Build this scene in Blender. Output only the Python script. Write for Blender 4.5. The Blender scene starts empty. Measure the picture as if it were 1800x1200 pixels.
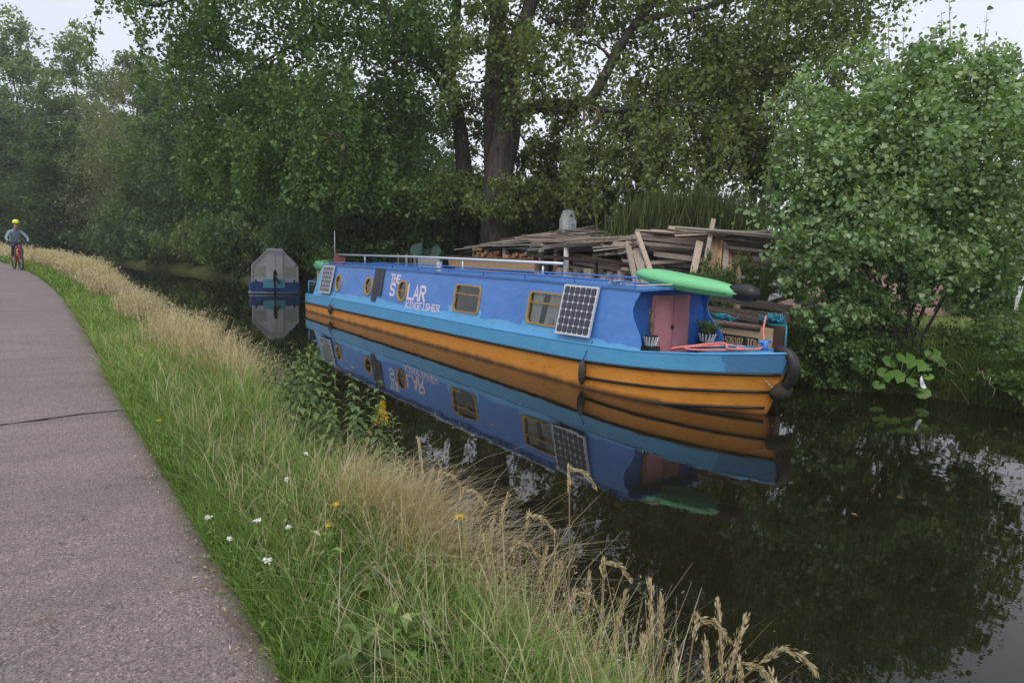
import bpy, math, random
import numpy as np
from mathutils import Vector, Matrix

# ------------------------------------------------------------------ camera, sky, sun, exposure
scene = bpy.context.scene
COL = scene.collection
R = math.radians
HEAD, PITCH, ROLL, EYE = R(35.4), R(7.768), R(1.783), 2.1
fh = np.array([math.sin(HEAD), math.cos(HEAD), 0.0]); rt0 = np.array([math.cos(HEAD), -math.sin(HEAD), 0.0]); zz = np.array([0, 0, 1.0])
FW = math.cos(PITCH) * fh - math.sin(PITCH) * zz
up0 = math.sin(PITCH) * fh + math.cos(PITCH) * zz
RT = math.cos(ROLL) * rt0 + math.sin(ROLL) * up0
UP = -math.sin(ROLL) * rt0 + math.cos(ROLL) * up0
cam_data = bpy.data.cameras.new('camera')
cam_data.sensor_width = 36.0; cam_data.lens = 24.0; cam_data.clip_start = 0.05; cam_data.clip_end = 2000
cam = bpy.data.objects.new('camera', cam_data); COL.objects.link(cam)
cam.matrix_world = Matrix(((RT[0], UP[0], -FW[0], 0), (RT[1], UP[1], -FW[1], 0), (RT[2], UP[2], -FW[2], EYE), (0, 0, 0, 1)))
scene.camera = cam

SUN_EL, SUN_AZ = R(58), R(215)          # azimuth measured clockwise from +Y
world = bpy.data.worlds.new('World'); scene.world = world; world.use_nodes = True
wn = world.node_tree; wn.nodes.clear()
w_out = wn.nodes.new('ShaderNodeOutputWorld'); w_bg = wn.nodes.new('ShaderNodeBackground')
w_sky = wn.nodes.new('ShaderNodeTexSky'); w_sky.sky_type = 'NISHITA'; w_sky.sun_disc = False
w_sky.sun_elevation = SUN_EL; w_sky.sun_rotation = SUN_AZ; w_sky.air_density = 1.0; w_sky.dust_density = 3.0
w_hs = wn.nodes.new('ShaderNodeHueSaturation'); w_hs.inputs['Saturation'].default_value = 0.3
w_mix = wn.nodes.new('ShaderNodeMixRGB'); w_mix.inputs[0].default_value = 0.8; w_mix.inputs[2].default_value = (7.6, 8.0, 8.75, 1)
wn.links.new(w_sky.outputs[0], w_hs.inputs['Color']); wn.links.new(w_hs.outputs[0], w_mix.inputs[1])
w_co = wn.nodes.new('ShaderNodeTexCoord'); w_no = wn.nodes.new('ShaderNodeTexNoise'); w_no.inputs['Scale'].default_value = 2.2; w_no.inputs['Detail'].default_value = 5
w_cr = wn.nodes.new('ShaderNodeValToRGB'); w_cr.color_ramp.elements[0].position = .3; w_cr.color_ramp.elements[0].color = (.80, .82, .86, 1); w_cr.color_ramp.elements[1].position = .7; w_cr.color_ramp.elements[1].color = (1.06, 1.05, 1.04, 1)
w_mu = wn.nodes.new('ShaderNodeMixRGB'); w_mu.blend_type = 'MULTIPLY'; w_mu.inputs[0].default_value = 1
wn.links.new(w_co.outputs['Generated'], w_no.inputs['Vector']); wn.links.new(w_no.outputs['Fac'], w_cr.inputs[0]); wn.links.new(w_mix.outputs[0], w_mu.inputs[1]); wn.links.new(w_cr.outputs[0], w_mu.inputs[2]); wn.links.new(w_mu.outputs[0], w_bg.inputs[0]); w_bg.inputs[1].default_value = 0.11
wn.links.new(w_bg.outputs[0], w_out.inputs[0])
sun_d = bpy.data.lights.new('sun', 'SUN'); sun_d.energy = 1.5; sun_d.angle = R(35); sun_d.color = (1.0, 0.96, 0.9)
sun = bpy.data.objects.new('sun', sun_d); COL.objects.link(sun)
sd = Vector((math.sin(SUN_AZ) * math.cos(SUN_EL), math.cos(SUN_AZ) * math.cos(SUN_EL), math.sin(SUN_EL)))
sun.rotation_euler = sd.to_track_quat('Z', 'Y').to_euler()
scene.view_settings.view_transform = 'Standard'; scene.view_settings.look = 'None'
scene.view_settings.exposure = 0.38; scene.view_settings.gamma = 1.0; scene.view_settings.use_curve_mapping = False
cy = scene.cycles
cy.max_bounces = 5; cy.diffuse_bounces = 3; cy.glossy_bounces = 3; cy.transmission_bounces = 3; cy.transparent_max_bounces = 6
cy.caustics_reflective = False; cy.caustics_refractive = False; cy.use_denoising = True

def at(px, py, dist):
    """The place in the world seen at a pixel of the 1800 x 1200 photograph, dist metres in front of the camera."""
    v = FW + RT * (px - 900) / 1200 + UP * (600 - py) / 1200
    return np.array([0, 0, EYE]) + v * dist
rnd = random.Random(7)
rng = np.random.default_rng(11)

# ------------------------------------------------------------------ helpers: objects
def link(name, data, parent=None, loc=None):
    o = bpy.data.objects.new(name, data); COL.objects.link(o)
    if parent is not None: o.parent = parent
    if loc is not None: o.location = loc
    return o
def tag(o, label=None, cat=None, group=None, kind=None):
    if label: o['label'] = label
    if cat: o['category'] = cat
    if group: o['group'] = group
    if kind: o['kind'] = kind
    return o
def empty(name, loc=(0, 0, 0), rz=0, label=None, cat=None, group=None):
    o = link(name, None, None, loc); o.rotation_euler = (0, 0, rz); o.empty_display_size = 0.2
    return tag(o, label, cat, group)
class MB:
    def __init__(s): s.v = []; s.f = []; s.m = []
    def add(s, vs, fs, m=0):
        b = len(s.v); s.v += [tuple(map(float, v)) for v in vs]
        for f in fs: s.f.append([i + b for i in f]); s.m.append(m)
        return s
    def box(s, c, size, rot=None, m=0, jit=0):
        x, y, z = [k / 2 for k in size]
        vs = [Vector((a * x, b * y, d * z)) for a in (-1, 1) for b in (-1, 1) for d in (-1, 1)]
        if jit: vs = [v + Vector([rnd.uniform(-jit, jit) for _ in range(3)]) for v in vs]
        if rot is not None: vs = [rot @ v for v in vs]
        vs = [v + Vector(c) for v in vs]
        return s.add(vs, [(0, 1, 3, 2), (4, 6, 7, 5), (0, 4, 5, 1), (2, 3, 7, 6), (0, 2, 6, 4), (1, 5, 7, 3)], m)
    def bar(s, p0, p1, w, h, m=0, jit=0, roll=0):
        p0, p1 = Vector(p0), Vector(p1); d = p1 - p0
        q = d.to_track_quat('X', 'Z').to_matrix() @ Matrix.Rotation(roll, 3, 'X')
        return s.box((p0 + p1) / 2, (d.length, w, h), q, m, jit)
    def tube(s, pts, r, n=8, m=0, caps=True):
        pts = [Vector(p) for p in pts]; k = len(pts)
        rs = r if hasattr(r, '__len__') else [r] * k
        vs = []; ref = None
        for i, p in enumerate(pts):
            t = (pts[min(i + 1, k - 1)] - pts[max(i - 1, 0)])
            t = t.normalized() if t.length > 1e-9 else Vector((0, 0, 1))
            if ref is None: ref = Vector((0, 0, 1)) if abs(t.z) < .9 else Vector((1, 0, 0))
            a = (ref - t * ref.dot(t)).normalized(); ref = a; b = t.cross(a)
            for j in range(n):
                th = 2 * math.pi * j / n
                vs.append(p + (a * math.cos(th) + b * math.sin(th)) * rs[i])
        fs = [(i * n + j, i * n + (j + 1) % n, (i + 1) * n + (j + 1) % n, (i + 1) * n + j) for i in range(k - 1) for j in range(n)]
        if caps: fs += [tuple(range(n))[::-1], tuple(range((k - 1) * n, k * n))]
        return s.add(vs, fs, m)
    def lathe(s, c, prof, n=16, m=0, axis=None):
        vs = []; k = len(prof)
        q = axis.to_track_quat('Z', 'Y').to_matrix() if axis is not None else Matrix.Identity(3)
        for r, z in prof:
            for j in range(n):
                th = 2 * math.pi * j / n
                vs.append(Vector(c) + q @ Vector((r * math.cos(th), r * math.sin(th), z)))
        fs = [(i * n + j, i * n + (j + 1) % n, (i + 1) * n + (j + 1) % n, (i + 1) * n + j) for i in range(k - 1) for j in range(n)]
        fs += [tuple(range(n))[::-1], tuple(range((k - 1) * n, k * n))]
        return s.add(vs, fs, m)
    def prism(s, poly, off, m=0):
        """poly: planar list of points, off: extrusion vector"""
        n = len(poly); off = Vector(off); a = [Vector(p) for p in poly]; b = [p + off for p in a]
        fs = [tuple(range(n))[::-1], tuple(range(n, 2 * n))] + [(i, (i + 1) % n, n + (i + 1) % n, n + i) for i in range(n)]
        return s.add(a + b, fs, m)
    def mesh(s, name, mats, smooth=False):
        me = bpy.data.meshes.new(name); me.from_pydata(s.v, [], s.f)
        for mt in (mats if isinstance(mats, (list, tuple)) else [mats]): me.materials.append(mt)
        me.polygons.foreach_set('material_index', s.m)
        if smooth: me.polygons.foreach_set('use_smooth', [True] * len(s.f))
        me.update(); return me
    def build(s, name, mats, parent=None, smooth=False, loc=None):
        return link(name, s.mesh(name, mats, smooth), parent, loc)

def np_mesh(name, verts, faces, mat, attr=None, smooth=False, midx=None):
    """verts (N,3), faces (M,k) arrays; attr: per-vertex float 'v'"""
    me = bpy.data.meshes.new(name); k = faces.shape[1]
    me.vertices.add(len(verts)); me.vertices.foreach_set('co', np.ascontiguousarray(verts, dtype=np.float32).ravel())
    me.loops.add(faces.size); me.loops.foreach_set('vertex_index', np.ascontiguousarray(faces, dtype=np.int32).ravel())
    me.polygons.add(len(faces)); me.polygons.foreach_set('loop_start', np.arange(0, faces.size, k, dtype=np.int32))
    for mt in (mat if isinstance(mat, (list, tuple)) else [mat]): me.materials.append(mt)
    if midx is not None: me.polygons.foreach_set('material_index', midx.astype(np.int32))
    if smooth: me.polygons.foreach_set('use_smooth', np.ones(len(faces), dtype=bool))
    me.update(calc_edges=True)
    if attr is not None:
        at_ = me.attributes.new('v', 'FLOAT', 'POINT'); at_.data.foreach_set('value', attr.astype(np.float32))
    return me

# ------------------------------------------------------------------ helpers: materials
class NT:
    def __init__(s, name):
        s.mat = bpy.data.materials.new(name); s.mat.use_nodes = True; s.t = s.mat.node_tree; s.t.nodes.clear()
        s.out = s.n('ShaderNodeOutputMaterial')
    def n(s, kind, **kw):
        nd = s.t.nodes.new(kind)
        for k, v in kw.items():
            if k in nd.inputs: nd.inputs[k].default_value = v
            else: setattr(nd, k, v)
        return nd
    def l(s, a, b): s.t.links.new(a, b)
    def coord(s, which='Object', scale=(1, 1, 1)):
        c = s.n('ShaderNodeTexCoord'); m = s.n('ShaderNodeMapping'); m.inputs['Scale'].default_value = scale
        s.l(c.outputs[which], m.inputs[0]); return m.outputs[0]
    def noise(s, vec, scale, detail=4, rough=.55, dist=0):
        n = s.n('ShaderNodeTexNoise'); n.inputs['Scale'].default_value = scale; n.inputs['Detail'].default_value = detail
        n.inputs['Roughness'].default_value = rough; n.inputs['Distortion'].default_value = dist
        if vec is not None: s.l(vec, n.inputs['Vector'])
        return n.outputs['Fac']
    def ramp(s, fac, stops, interp='LINEAR'):
        r = s.n('ShaderNodeValToRGB'); r.color_ramp.interpolation = interp; e = r.color_ramp.elements
        while len(e) < len(stops): e.new(0.5)
        for i, (p, c) in enumerate(stops): e[i].position = p; e[i].color = (*c, 1) if len(c) == 3 else c
        s.l(fac, r.inputs[0]); return r.outputs[0]
    def mix(s, fac, a, b, mode='MIX'):
        m = s.n('ShaderNodeMixRGB', blend_type=mode)
        for i, x in enumerate((fac, a, b)):
            if hasattr(x, 'is_linked'): s.l(x, m.inputs[i])
            elif isinstance(x, (int, float)): m.inputs[i].default_value = x
            else: m.inputs[i].default_value = (*x, 1)
        return m.outputs[0]
    def math(s, op, a, b=0.0, c=0.0):
        m = s.n('ShaderNodeMath', operation=op)
        for i, x in enumerate((a, b, c)):
            if hasattr(x, 'is_linked'): s.l(x, m.inputs[i])
            else: m.inputs[i].default_value = x
        return m.outputs[0]
    def pbsdf(s, col, rough=.6, metal=0., spec=.5, bump=None, bd=.01, bs=1.0):
        b = s.n('ShaderNodeBsdfPrincipled')
        if hasattr(col, 'is_linked'): s.l(col, b.inputs['Base Color'])
        else: b.inputs['Base Color'].default_value = (*col, 1)
        if hasattr(rough, 'is_linked'): s.l(rough, b.inputs['Roughness'])
        else: b.inputs['Roughness'].default_value = rough
        b.inputs['Metallic'].default_value = metal; b.inputs['Specular IOR Level'].default_value = spec
        if bump is not None:
            u = s.n('ShaderNodeBump'); u.inputs['Distance'].default_value = bd; u.inputs['Strength'].default_value = bs
            s.l(bump, u.inputs['Height']); s.l(u.outputs[0], b.inputs['Normal'])
        s.l(b.outputs[0], s.out.inputs[0]); return b

def mat(name, col, rough=.6, var=.25, scale=6, metal=0., spec=.4, bump=0, dirt=None, dirt_amt=.45, stretch=(1, 1, 1)):
    """one base colour with grain, plus optional dirt patches"""
    t = NT(name); v = t.coord('Object', stretch)
    f = t.noise(v, scale, 6, .6)
    a = tuple(c * (1 - var) for c in col); b = tuple(min(1, c * (1 + var)) for c in col)
    c = t.ramp(f, [(.3, a), (.7, b)])
    if dirt is not None:
        f2 = t.noise(v, scale * .45, 8, .7, .6)
        m = t.ramp(f2, [(1 - dirt_amt - .02, (0, 0, 0)), (1 - dirt_amt + .22, (.85, .85, .85))])
        c = t.mix(m, c, dirt)
    t.pbsdf(c, rough, metal, spec, f if bump else None, bump if bump else .01)
    return t.mat

def wood_mat(name, a, b, stretch=(1, 1, 1)):
    t = NT(name)
    info = t.n('ShaderNodeObjectInfo'); add = t.n('ShaderNodeVectorMath', operation='ADD')
    t.l(t.coord('Object', stretch), add.inputs[0])
    cmb = t.n('ShaderNodeCombineXYZ'); t.l(t.math('MULTIPLY', info.outputs['Random'], 37.), cmb.inputs[0]); t.l(cmb.outputs[0], add.inputs[1])
    f = t.noise(add.outputs[0], 9, 7, .65, .4)
    c = t.ramp(f, [(.25, a), (.72, b)])
    k = t.ramp(info.outputs['Random'], [(0, (.62, .6, .6)), (.5, (.95, .93, .9)), (1, (1.25, 1.18, 1.08))])
    c = t.mix(1., c, k, 'MULTIPLY')
    t.pbsdf(c, .85, 0, .2, f, .006)
    return t.mat

def leaf_mat(name, stops, transl=.45, rough=.5, gloss=.4):
    t = NT(name)
    a = t.n('ShaderNodeAttribute', attribute_name='v')
    c = t.ramp(a.outputs['Fac'], stops)
    b = t.n('ShaderNodeBsdfPrincipled'); t.l(c, b.inputs['Base Color']); b.inputs['Roughness'].default_value = rough
    b.inputs['Specular IOR Level'].default_value = gloss
    tr = t.n('ShaderNodeBsdfTranslucent'); t.l(t.mix(1., c, (1.25, 1.25, .6), 'MULTIPLY'), tr.inputs[0])
    mx = t.n('ShaderNodeMixShader'); mx.inputs[0].default_value = transl
    t.l(b.outputs[0], mx.inputs[1]); t.l(tr.outputs[0], mx.inputs[2]); t.l(mx.outputs[0], t.out.inputs[0])
    return t.mat

# ------------------------------------------------------------------ the lie of the land (Y runs along the canal, X across it)
def bend(Y): return .0026 * max(0, Y - 14) ** 2
def sm(a, b, x):
    t = min(1, max(0, (x - a) / (b - a))); return t * t * (3 - 2 * t)
def path_edge(Y): return .72 - bend(Y)
def near_edge(Y): return 1.70 + .35 * sm(3.8, 6.4, Y) - bend(Y)
def far_edge(Y):
    return 11.6 - 1.15 * sm(4.6, 6.4, Y) - .95 * sm(13, 20, Y) - .003 * max(0, Y - 25) ** 2
def zpath(Y): return .55 + .18 * sm(10, 33, Y)

def make_ground():
    t = NT('soil_and_turf'); v = t.coord('Object')
    c = t.ramp(t.noise(v, 1.3, 8, .65), [(.3, (.035, .045, .015)), (.55, (.06, .075, .022)), (.75, (.075, .06, .03))])
    t.pbsdf(c, .95, 0, .1, t.noise(v, 9, 6), .05)
    ys = [-30, -15, -8, -4] + list(np.arange(-2, 40, 1.0)) + list(np.arange(40, 120, 4.0)) + [130, 150]
    vs, fs = [], []
    for Y in ys:
        n, p, f_, z = near_edge(Y), path_edge(Y), far_edge(Y), zpath(Y)
        row = [(p - 90, z + .2), (p - 8, z + .1), (p - 2.75, z + .03), (p - 2.6, z - .02), (p - .12, z - .02), (p + .0, z + .016), (n - .55, z + .02), (n - .22, z - .1),
               (n - .04, .05), (n + .15, -.25), (n + 1.2, -.8), (f_ - 1.3, -.8), (f_ - .25, -.2), (f_ + .05, .12), (f_ + .3, .32), (f_ + .9, .48),
               (f_ + 2, .58), (f_ + 5, .66), (f_ + 14, .85), (f_ + 110, 2.0)]
        vs += [(x, Y, zz_) for x, zz_ in row]
    k = 20
    for i in range(len(ys) - 1):
        for j in range(k - 1):
            a = i * k + j; fs.append((a, a + 1, a + k + 1, a + k))
    me = bpy.data.meshes.new('ground'); me.from_pydata(vs, [], fs); me.materials.append(t.mat)
    me.polygons.foreach_set('use_smooth', [True] * len(fs)); me.update()
    tag(link('ground', me), kind='structure')

def make_water():
    t = NT('canal_water'); v = t.coord('Object')
    n1 = t.noise(t.coord('Object', (1.0, .35, 1)), 5.0, 3, .5); n2 = t.noise(v, 0.9, 3, .5)
    h = t.math('ADD', n1, t.math('MULTIPLY', n2, 2.6))
    b = t.pbsdf((.009, .008, .004), .006, 0, .5, h, .0009)
    b.inputs['IOR'].default_value = 1.36
    me = bpy.data.meshes.new('water')
    ys = [-30] + list(np.arange(-10, 130, 5.0)) + [160]
    vs = []
    for Y in ys: vs += [(near_edge(Y) - .3, Y, 0), (far_edge(Y) + .35, Y, 0)]
    me.from_pydata(vs, [], [(2 * i, 2 * i + 1, 2 * i + 3, 2 * i + 2) for i in range(len(ys) - 1)]); me.materials.append(t.mat); me.update()
    tag(link('water', me), kind='structure')

def make_path():
    t = NT('chip_asphalt'); v = t.coord('Object')
    big = t.noise(v, .9, 5, .6); n1 = t.noise(v, 140, 3, .6)
    base = t.mix(big, (.160, .131, .128), (.245, .204, .198))
    cell = t.n('ShaderNodeTexVoronoi'); cell.inputs['Scale'].default_value = 135; t.l(v, cell.inputs['Vector'])
    bw = t.n('ShaderNodeRGBToBW'); t.l(cell.outputs['Color'], bw.inputs[0])
    chips = t.ramp(bw.outputs[0], [(.2, (.5, .49, .5)), (.5, (.92, .91, .91)), (.80, (1.2, 1.18, 1.16)), (.93, (2.1, 2.0, 1.92))])
    c = t.mix(1., base, chips, 'MULTIPLY')
    wet = t.noise(t.coord('Object', (.4, 2.2, 1)), 1.6, 4, .6)
    c = t.mix(t.ramp(wet, [(.42, (0, 0, 0)), (.7, (.4, .4, .4))]), c, (.085, .075, .078))
    sx = t.n('ShaderNodeSeparateXYZ'); t.l(v, sx.inputs[0]); wear = t.noise(v, 3.2, 6, .65)
    fringe = t.math('ADD', sx.outputs[0], t.math('MULTIPLY', wear, .34))
    c = t.mix(t.ramp(fringe, [(.72, (0, 0, 0)), (.94, (.75, .75, .75))]), c, (.10, .078, .055))
    crk = t.n('ShaderNodeTexVoronoi'); crk.feature = 'DISTANCE_TO_EDGE'; crk.inputs['Scale'].default_value = .55; dv = t.n('ShaderNodeVectorMath', operation='ADD'); t.l(v, dv.inputs[0]); nz = t.n('ShaderNodeTexNoise'); nz.inputs['Scale'].default_value = 5; t.l(v, nz.inputs['Vector']); t.l(nz.outputs['Color'], dv.inputs[1]); t.l(dv.outputs[0], crk.inputs['Vector'])
    line = t.math('MULTIPLY', t.math('LESS_THAN', crk.outputs['Distance'], .0035), t.math('GREATER_THAN', wear, .52))
    c = t.mix(t.math('MULTIPLY', line, .7), c, (.05, .045, .042))
    t.pbsdf(c, .85, 0, .3, t.mix(.5, cell.outputs['Distance'], n1), .004)
    mb = MB(); r2 = random.Random(3)
    def strip(y0, y1, step, skew0=0, skew1=0):
        ys = list(np.arange(y0, y1, step)) + [y1]; rows = []
        for Y in ys:
            row = []
            for j in range(7):
                u = j / 6; x = path_edge(Y) - 2.6 * (1 - u)
                if j == 6: x += r2.uniform(-.03, .05) + .03 * math.sin(Y * 2.1) + .02 * math.sin(Y * 5.3)
                yy = Y + (skew0 * (1 - u) if Y == ys[0] else skew1 * (1 - u) if Y == ys[-1] else 0)
                if Y in (ys[0], ys[-1]) and abs(Y - 6.9) < .3: yy += r2.uniform(-.015, .015)
                row.append((x, yy, zpath(yy) + .004 + .022 * math.sin(min(1, (1 - u) * 6) * 1.57)))
            rows.append(row)
        vs = [p for r_ in rows for p in r_]
        fs = [(i * 7 + j, i * 7 + j + 1, (i + 1) * 7 + j + 1, (i + 1) * 7 + j) for i in range(len(rows) - 1) for j in range(6)]
        mb.add(vs, fs)
    strip(-12, 6.86, .22, 0, -.55); strip(6.89, 60, .3, -.55, 0)
    tag(mb.build('path', t.mat, smooth=True), kind='structure')

make_ground(); make_water(); make_path()

# ------------------------------------------------------------------ materials
M = {}
M['steel_blue'] = mat('light_blue_paint', (.075, .30, .56), .32, .08, 3, spec=.5, dirt=(.10, .25, .40), dirt_amt=.25)
M['rail_blue'] = mat('rail_blue_paint', (.05, .18, .52), .4, .12, 5)
M['royal'] = mat('royal_blue_paint', (.012, .075, .36), .4, .15, 3)
M['strake'] = mat('black_strake', (.018, .016, .016), .5, .3, 9, dirt=(.10, .06, .035), dirt_amt=.3)
M['black'] = mat('black_rubber', (.018, .018, .018), .7, .3, 10)
M['rust'] = mat('old_tyre', (.026, .022, .014), .9, .4, 8, bump=.02)
M['brass'] = mat('ochre_window_frame', (.40, .235, .055), .5, .15, 12)
M['pink'] = mat('pink_door_paint', (.40, .16, .17), .55, .1, 4, dirt=(.13, .075, .06), dirt_amt=.42, stretch=(1, 1, .5))
M['alu'] = mat('aluminium_frame', (.62, .63, .65), .35, .06, 10, metal=.3)
M['cell'] = mat('solar_cell', (.008, .010, .028), .2, .2, 20, spec=.6)
M['white_sheet'] = mat('white_backing', (.62, .64, .66), .4, .04, 10)
M['fold'] = mat('folding_solar_fabric', (.028, .031, .042), .5, .2, 12)
M['letter'] = mat('pinkish_white_paint', (.72, .60, .66), .6, .06, 20)
M['white'] = mat('white_plastic', (.66, .67, .68), .5, .08, 8)
M['curtain'] = mat('curtain_cloth', (.78, .77, .75), .9, .1, 9)
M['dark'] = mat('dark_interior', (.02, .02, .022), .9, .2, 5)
M['roof'] = mat('blue_roof_paint', (.06, .17, .43), .5, .2, 3, dirt=(.10, .12, .16), dirt_amt=.4)
M['fender'] = mat('grey_fender', (.045, .042, .045), .6, .25, 14)
M['rope_w'] = mat('white_rope', (.50, .47, .42), .9, .2, 30)
M['rope_p'] = mat('pink_rope', (.62, .19, .17), .8, .2, 40)
M['rope_b'] = mat('blue_net', (.02, .22, .30), .8, .3, 25)
M['green_kayak'] = mat('green_inflatable', (.17, .52, .24), .42, .06, 4, spec=.5, dirt=(.13, .42, .17), dirt_amt=.25)
M['bag_black'] = mat('black_bag', (.018, .019, .023), .45, .3, 12)
M['grey_metal'] = mat('galvanised_metal', (.42, .42, .42), .45, .1, 7, metal=.4)
M['terra'] = mat('terracotta_pot', (.26, .12, .075), .8, .2, 8)
M['bark'] = mat('bark', (.075, .060, .050), .95, .7, 11, bump=.16, stretch=(1, 1, .16))
M['bark_dark'] = mat('dark_bark', (.042, .036, .031), .95, .5, 8, bump=.10, stretch=(1, 1, .25))  # darker bark colour for the leaning poplar, far trees and most bushes
M['bark_pale'] = mat('birch_bark', (.22, .20, .17), .9, .5, 4, stretch=(1, 1, 2.5))
M['twig'] = mat('bare_twig', (.17, .13, .09), .9, .3, 9)
W_GREY = wood_mat('weathered_grey_wood', (.22, .18, .145), (.47, .405, .35), (3, 3, 3))
W_TAN = wood_mat('tan_wood', (.30, .20, .115), (.50, .345, .215), (3, 3, 3))
W_ORANGE = wood_mat('orange_log_ends', (.22, .10, .04), (.50, .26, .11), (5, 5, 5))
W_DARK = wood_mat('dark_old_wood', (.05, .042, .036), (.15, .12, .10), (3, 3, 3))
M['felt'] = mat('black_roof_felt', (.022, .024, .030), .7, .4, 4)
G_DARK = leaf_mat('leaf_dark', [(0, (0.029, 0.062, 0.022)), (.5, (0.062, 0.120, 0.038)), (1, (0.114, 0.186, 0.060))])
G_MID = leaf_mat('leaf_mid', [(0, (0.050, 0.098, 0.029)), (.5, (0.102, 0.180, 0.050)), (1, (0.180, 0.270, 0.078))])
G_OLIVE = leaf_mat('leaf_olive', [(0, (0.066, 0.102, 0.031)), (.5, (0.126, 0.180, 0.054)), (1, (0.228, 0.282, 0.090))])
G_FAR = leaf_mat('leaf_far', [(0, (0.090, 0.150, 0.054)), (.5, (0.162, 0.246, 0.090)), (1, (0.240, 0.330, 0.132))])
G_BIRCH = leaf_mat('leaf_birch', [(0, (0.100, 0.134, 0.058)), (.5, (0.172, 0.208, 0.100)), (1, (0.270, 0.288, 0.154))])
G_POPLAR = leaf_mat('leaf_poplar', [(0, (0.083, 0.149, 0.048)), (.45, (0.162, 0.269, 0.094)), (.8, (0.269, 0.390, 0.162)), (.95, (0.382, 0.482, 0.212)), (1, (0.468, 0.495, 0.113))], .35, .38, .8)
G_BLUE = leaf_mat('leaf_conifer', [(0, (0.019, 0.038, 0.029)), (.5, (0.035, 0.067, 0.048)), (1, (0.058, 0.096, 0.064))], .1)
G_BRIGHT = leaf_mat('leaf_bright', [(0, (.06, .13, .02)), (.6, (.12, .225, .035)), (1, (.24, .36, .05))], .35)
G_NETTLE = leaf_mat('leaf_nettle', [(0, (0.051, 0.093, 0.027)), (.5, (0.098, 0.150, 0.048)), (1, (0.180, 0.240, 0.068))], .3)
G_GOLD = leaf_mat('petal_yellow', [(0, (.45, .30, .01)), (1, (.75, .55, .03))], .2)
G_GRASS = leaf_mat('grass_green', [(0, (0.094, 0.165, 0.035)), (.45, (0.176, 0.286, 0.066)), (.8, (0.275, 0.380, 0.121)), (1, (0.462, 0.462, 0.242))], .4, .55, .25)
G_STRAW = leaf_mat('grass_straw', [(0, (.24, .18, .10)), (.5, (.47, .385, .245)), (1, (.66, .58, .43))], .35, .7, .2)
G_BROOM = leaf_mat('leaf_broom', [(0, (.03, .055, .014)), (.5, (.055, .085, .022)), (1, (.10, .125, .035))], .2)

# ------------------------------------------------------------------ leaves and trees
def unit(a): return a / np.maximum(1e-9, np.linalg.norm(a, axis=-1, keepdims=True))
def leaves(c, size, droop=.3, aspect=.55, heart=False, flat=.6, jit=.35, g=None):
    """one small bent leaf per centre -> verts, faces, per-vertex v"""
    g = g or rng
    n = len(c); L = size * (1 + jit * g.standard_normal((n, 1)).clip(-1.5, 1.8))
    a = unit(g.standard_normal((n, 3)) + np.array([0, 0, -droop * 2])); b = g.standard_normal((n, 3)) + np.array([0, 0, flat * 2.2])
    s = unit(np.cross(a, b)); nn = np.cross(s, a)
    w = L * aspect * .5
    if heart:
        P = [c, c + a * L * .22 + s * w * 1.0 + nn * L * .06, c + a * L * .62 + s * w * .62, c + a * L, c + a * L * .62 - s * w * .62, c + a * L * .22 - s * w * 1.0 + nn * L * .06]
        k = 6; base = (np.arange(n) * k)[:, None]
        F = np.concatenate([base + np.array([[0, 1, 2, 3]]), base + np.array([[0, 3, 4, 5]])])
    else:
        P = [c, c + a * L * .45 + s * w, c + a * L, c + a * L * .45 - s * w]
        k = 4; F = (np.arange(n) * k)[:, None] + np.array([[0, 1, 2, 3]])
    V = np.stack(P, 1).reshape(-1, 3)
    return V, F, np.repeat(g.random(n), k)
def clump_points(cen, rad, per, g, zs=.75):
    """leaf positions gathered in clumps"""
    n = len(cen); p = g.standard_normal((n, per, 3)) * .5
    p[..., 2] *= zs
    return (cen[:, None, :] + p * rad[:, None, None]).reshape(-1, 3)
def lobe_centres(lobes, g, per_vol, shell=.45):
    out, rad = [], []
    for c, r in lobes:
        r = np.array(r, float); m = max(6, int(per_vol * np.prod(r) ** (2 / 3)))
        d = unit(g.standard_normal((m, 3))); u = (shell + (1.05 - shell) * g.random((m, 1)) ** .7)
        out.append(np.array(c) + d * u * r); rad.append(np.full(m, .30 * np.prod(r) ** (1 / 3)) * (.6 + .7 * g.random(m)))
    return np.concatenate(out), np.concatenate(rad)
def limbs_mesh(paths, mat_, parent, name='trunk', n=9):
    mb = MB()
    for pts, r0, r1 in paths:
        k = len(pts); mb.tube(pts, [r0 + (r1 - r0) * (i / (k - 1)) ** .8 for i in range(k)], n if r0 > .08 else 5)
    return mb.build(name, mat_, parent, smooth=True)
def wob(p0, p1, k, amp, r):
    p0, p1 = Vector(p0), Vector(p1)
    return [p0.lerp(p1, i / (k - 1)) + Vector([r.uniform(-amp, amp) if 0 < i < k - 1 else 0 for _ in range(3)]) for i in range(k)]

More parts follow.
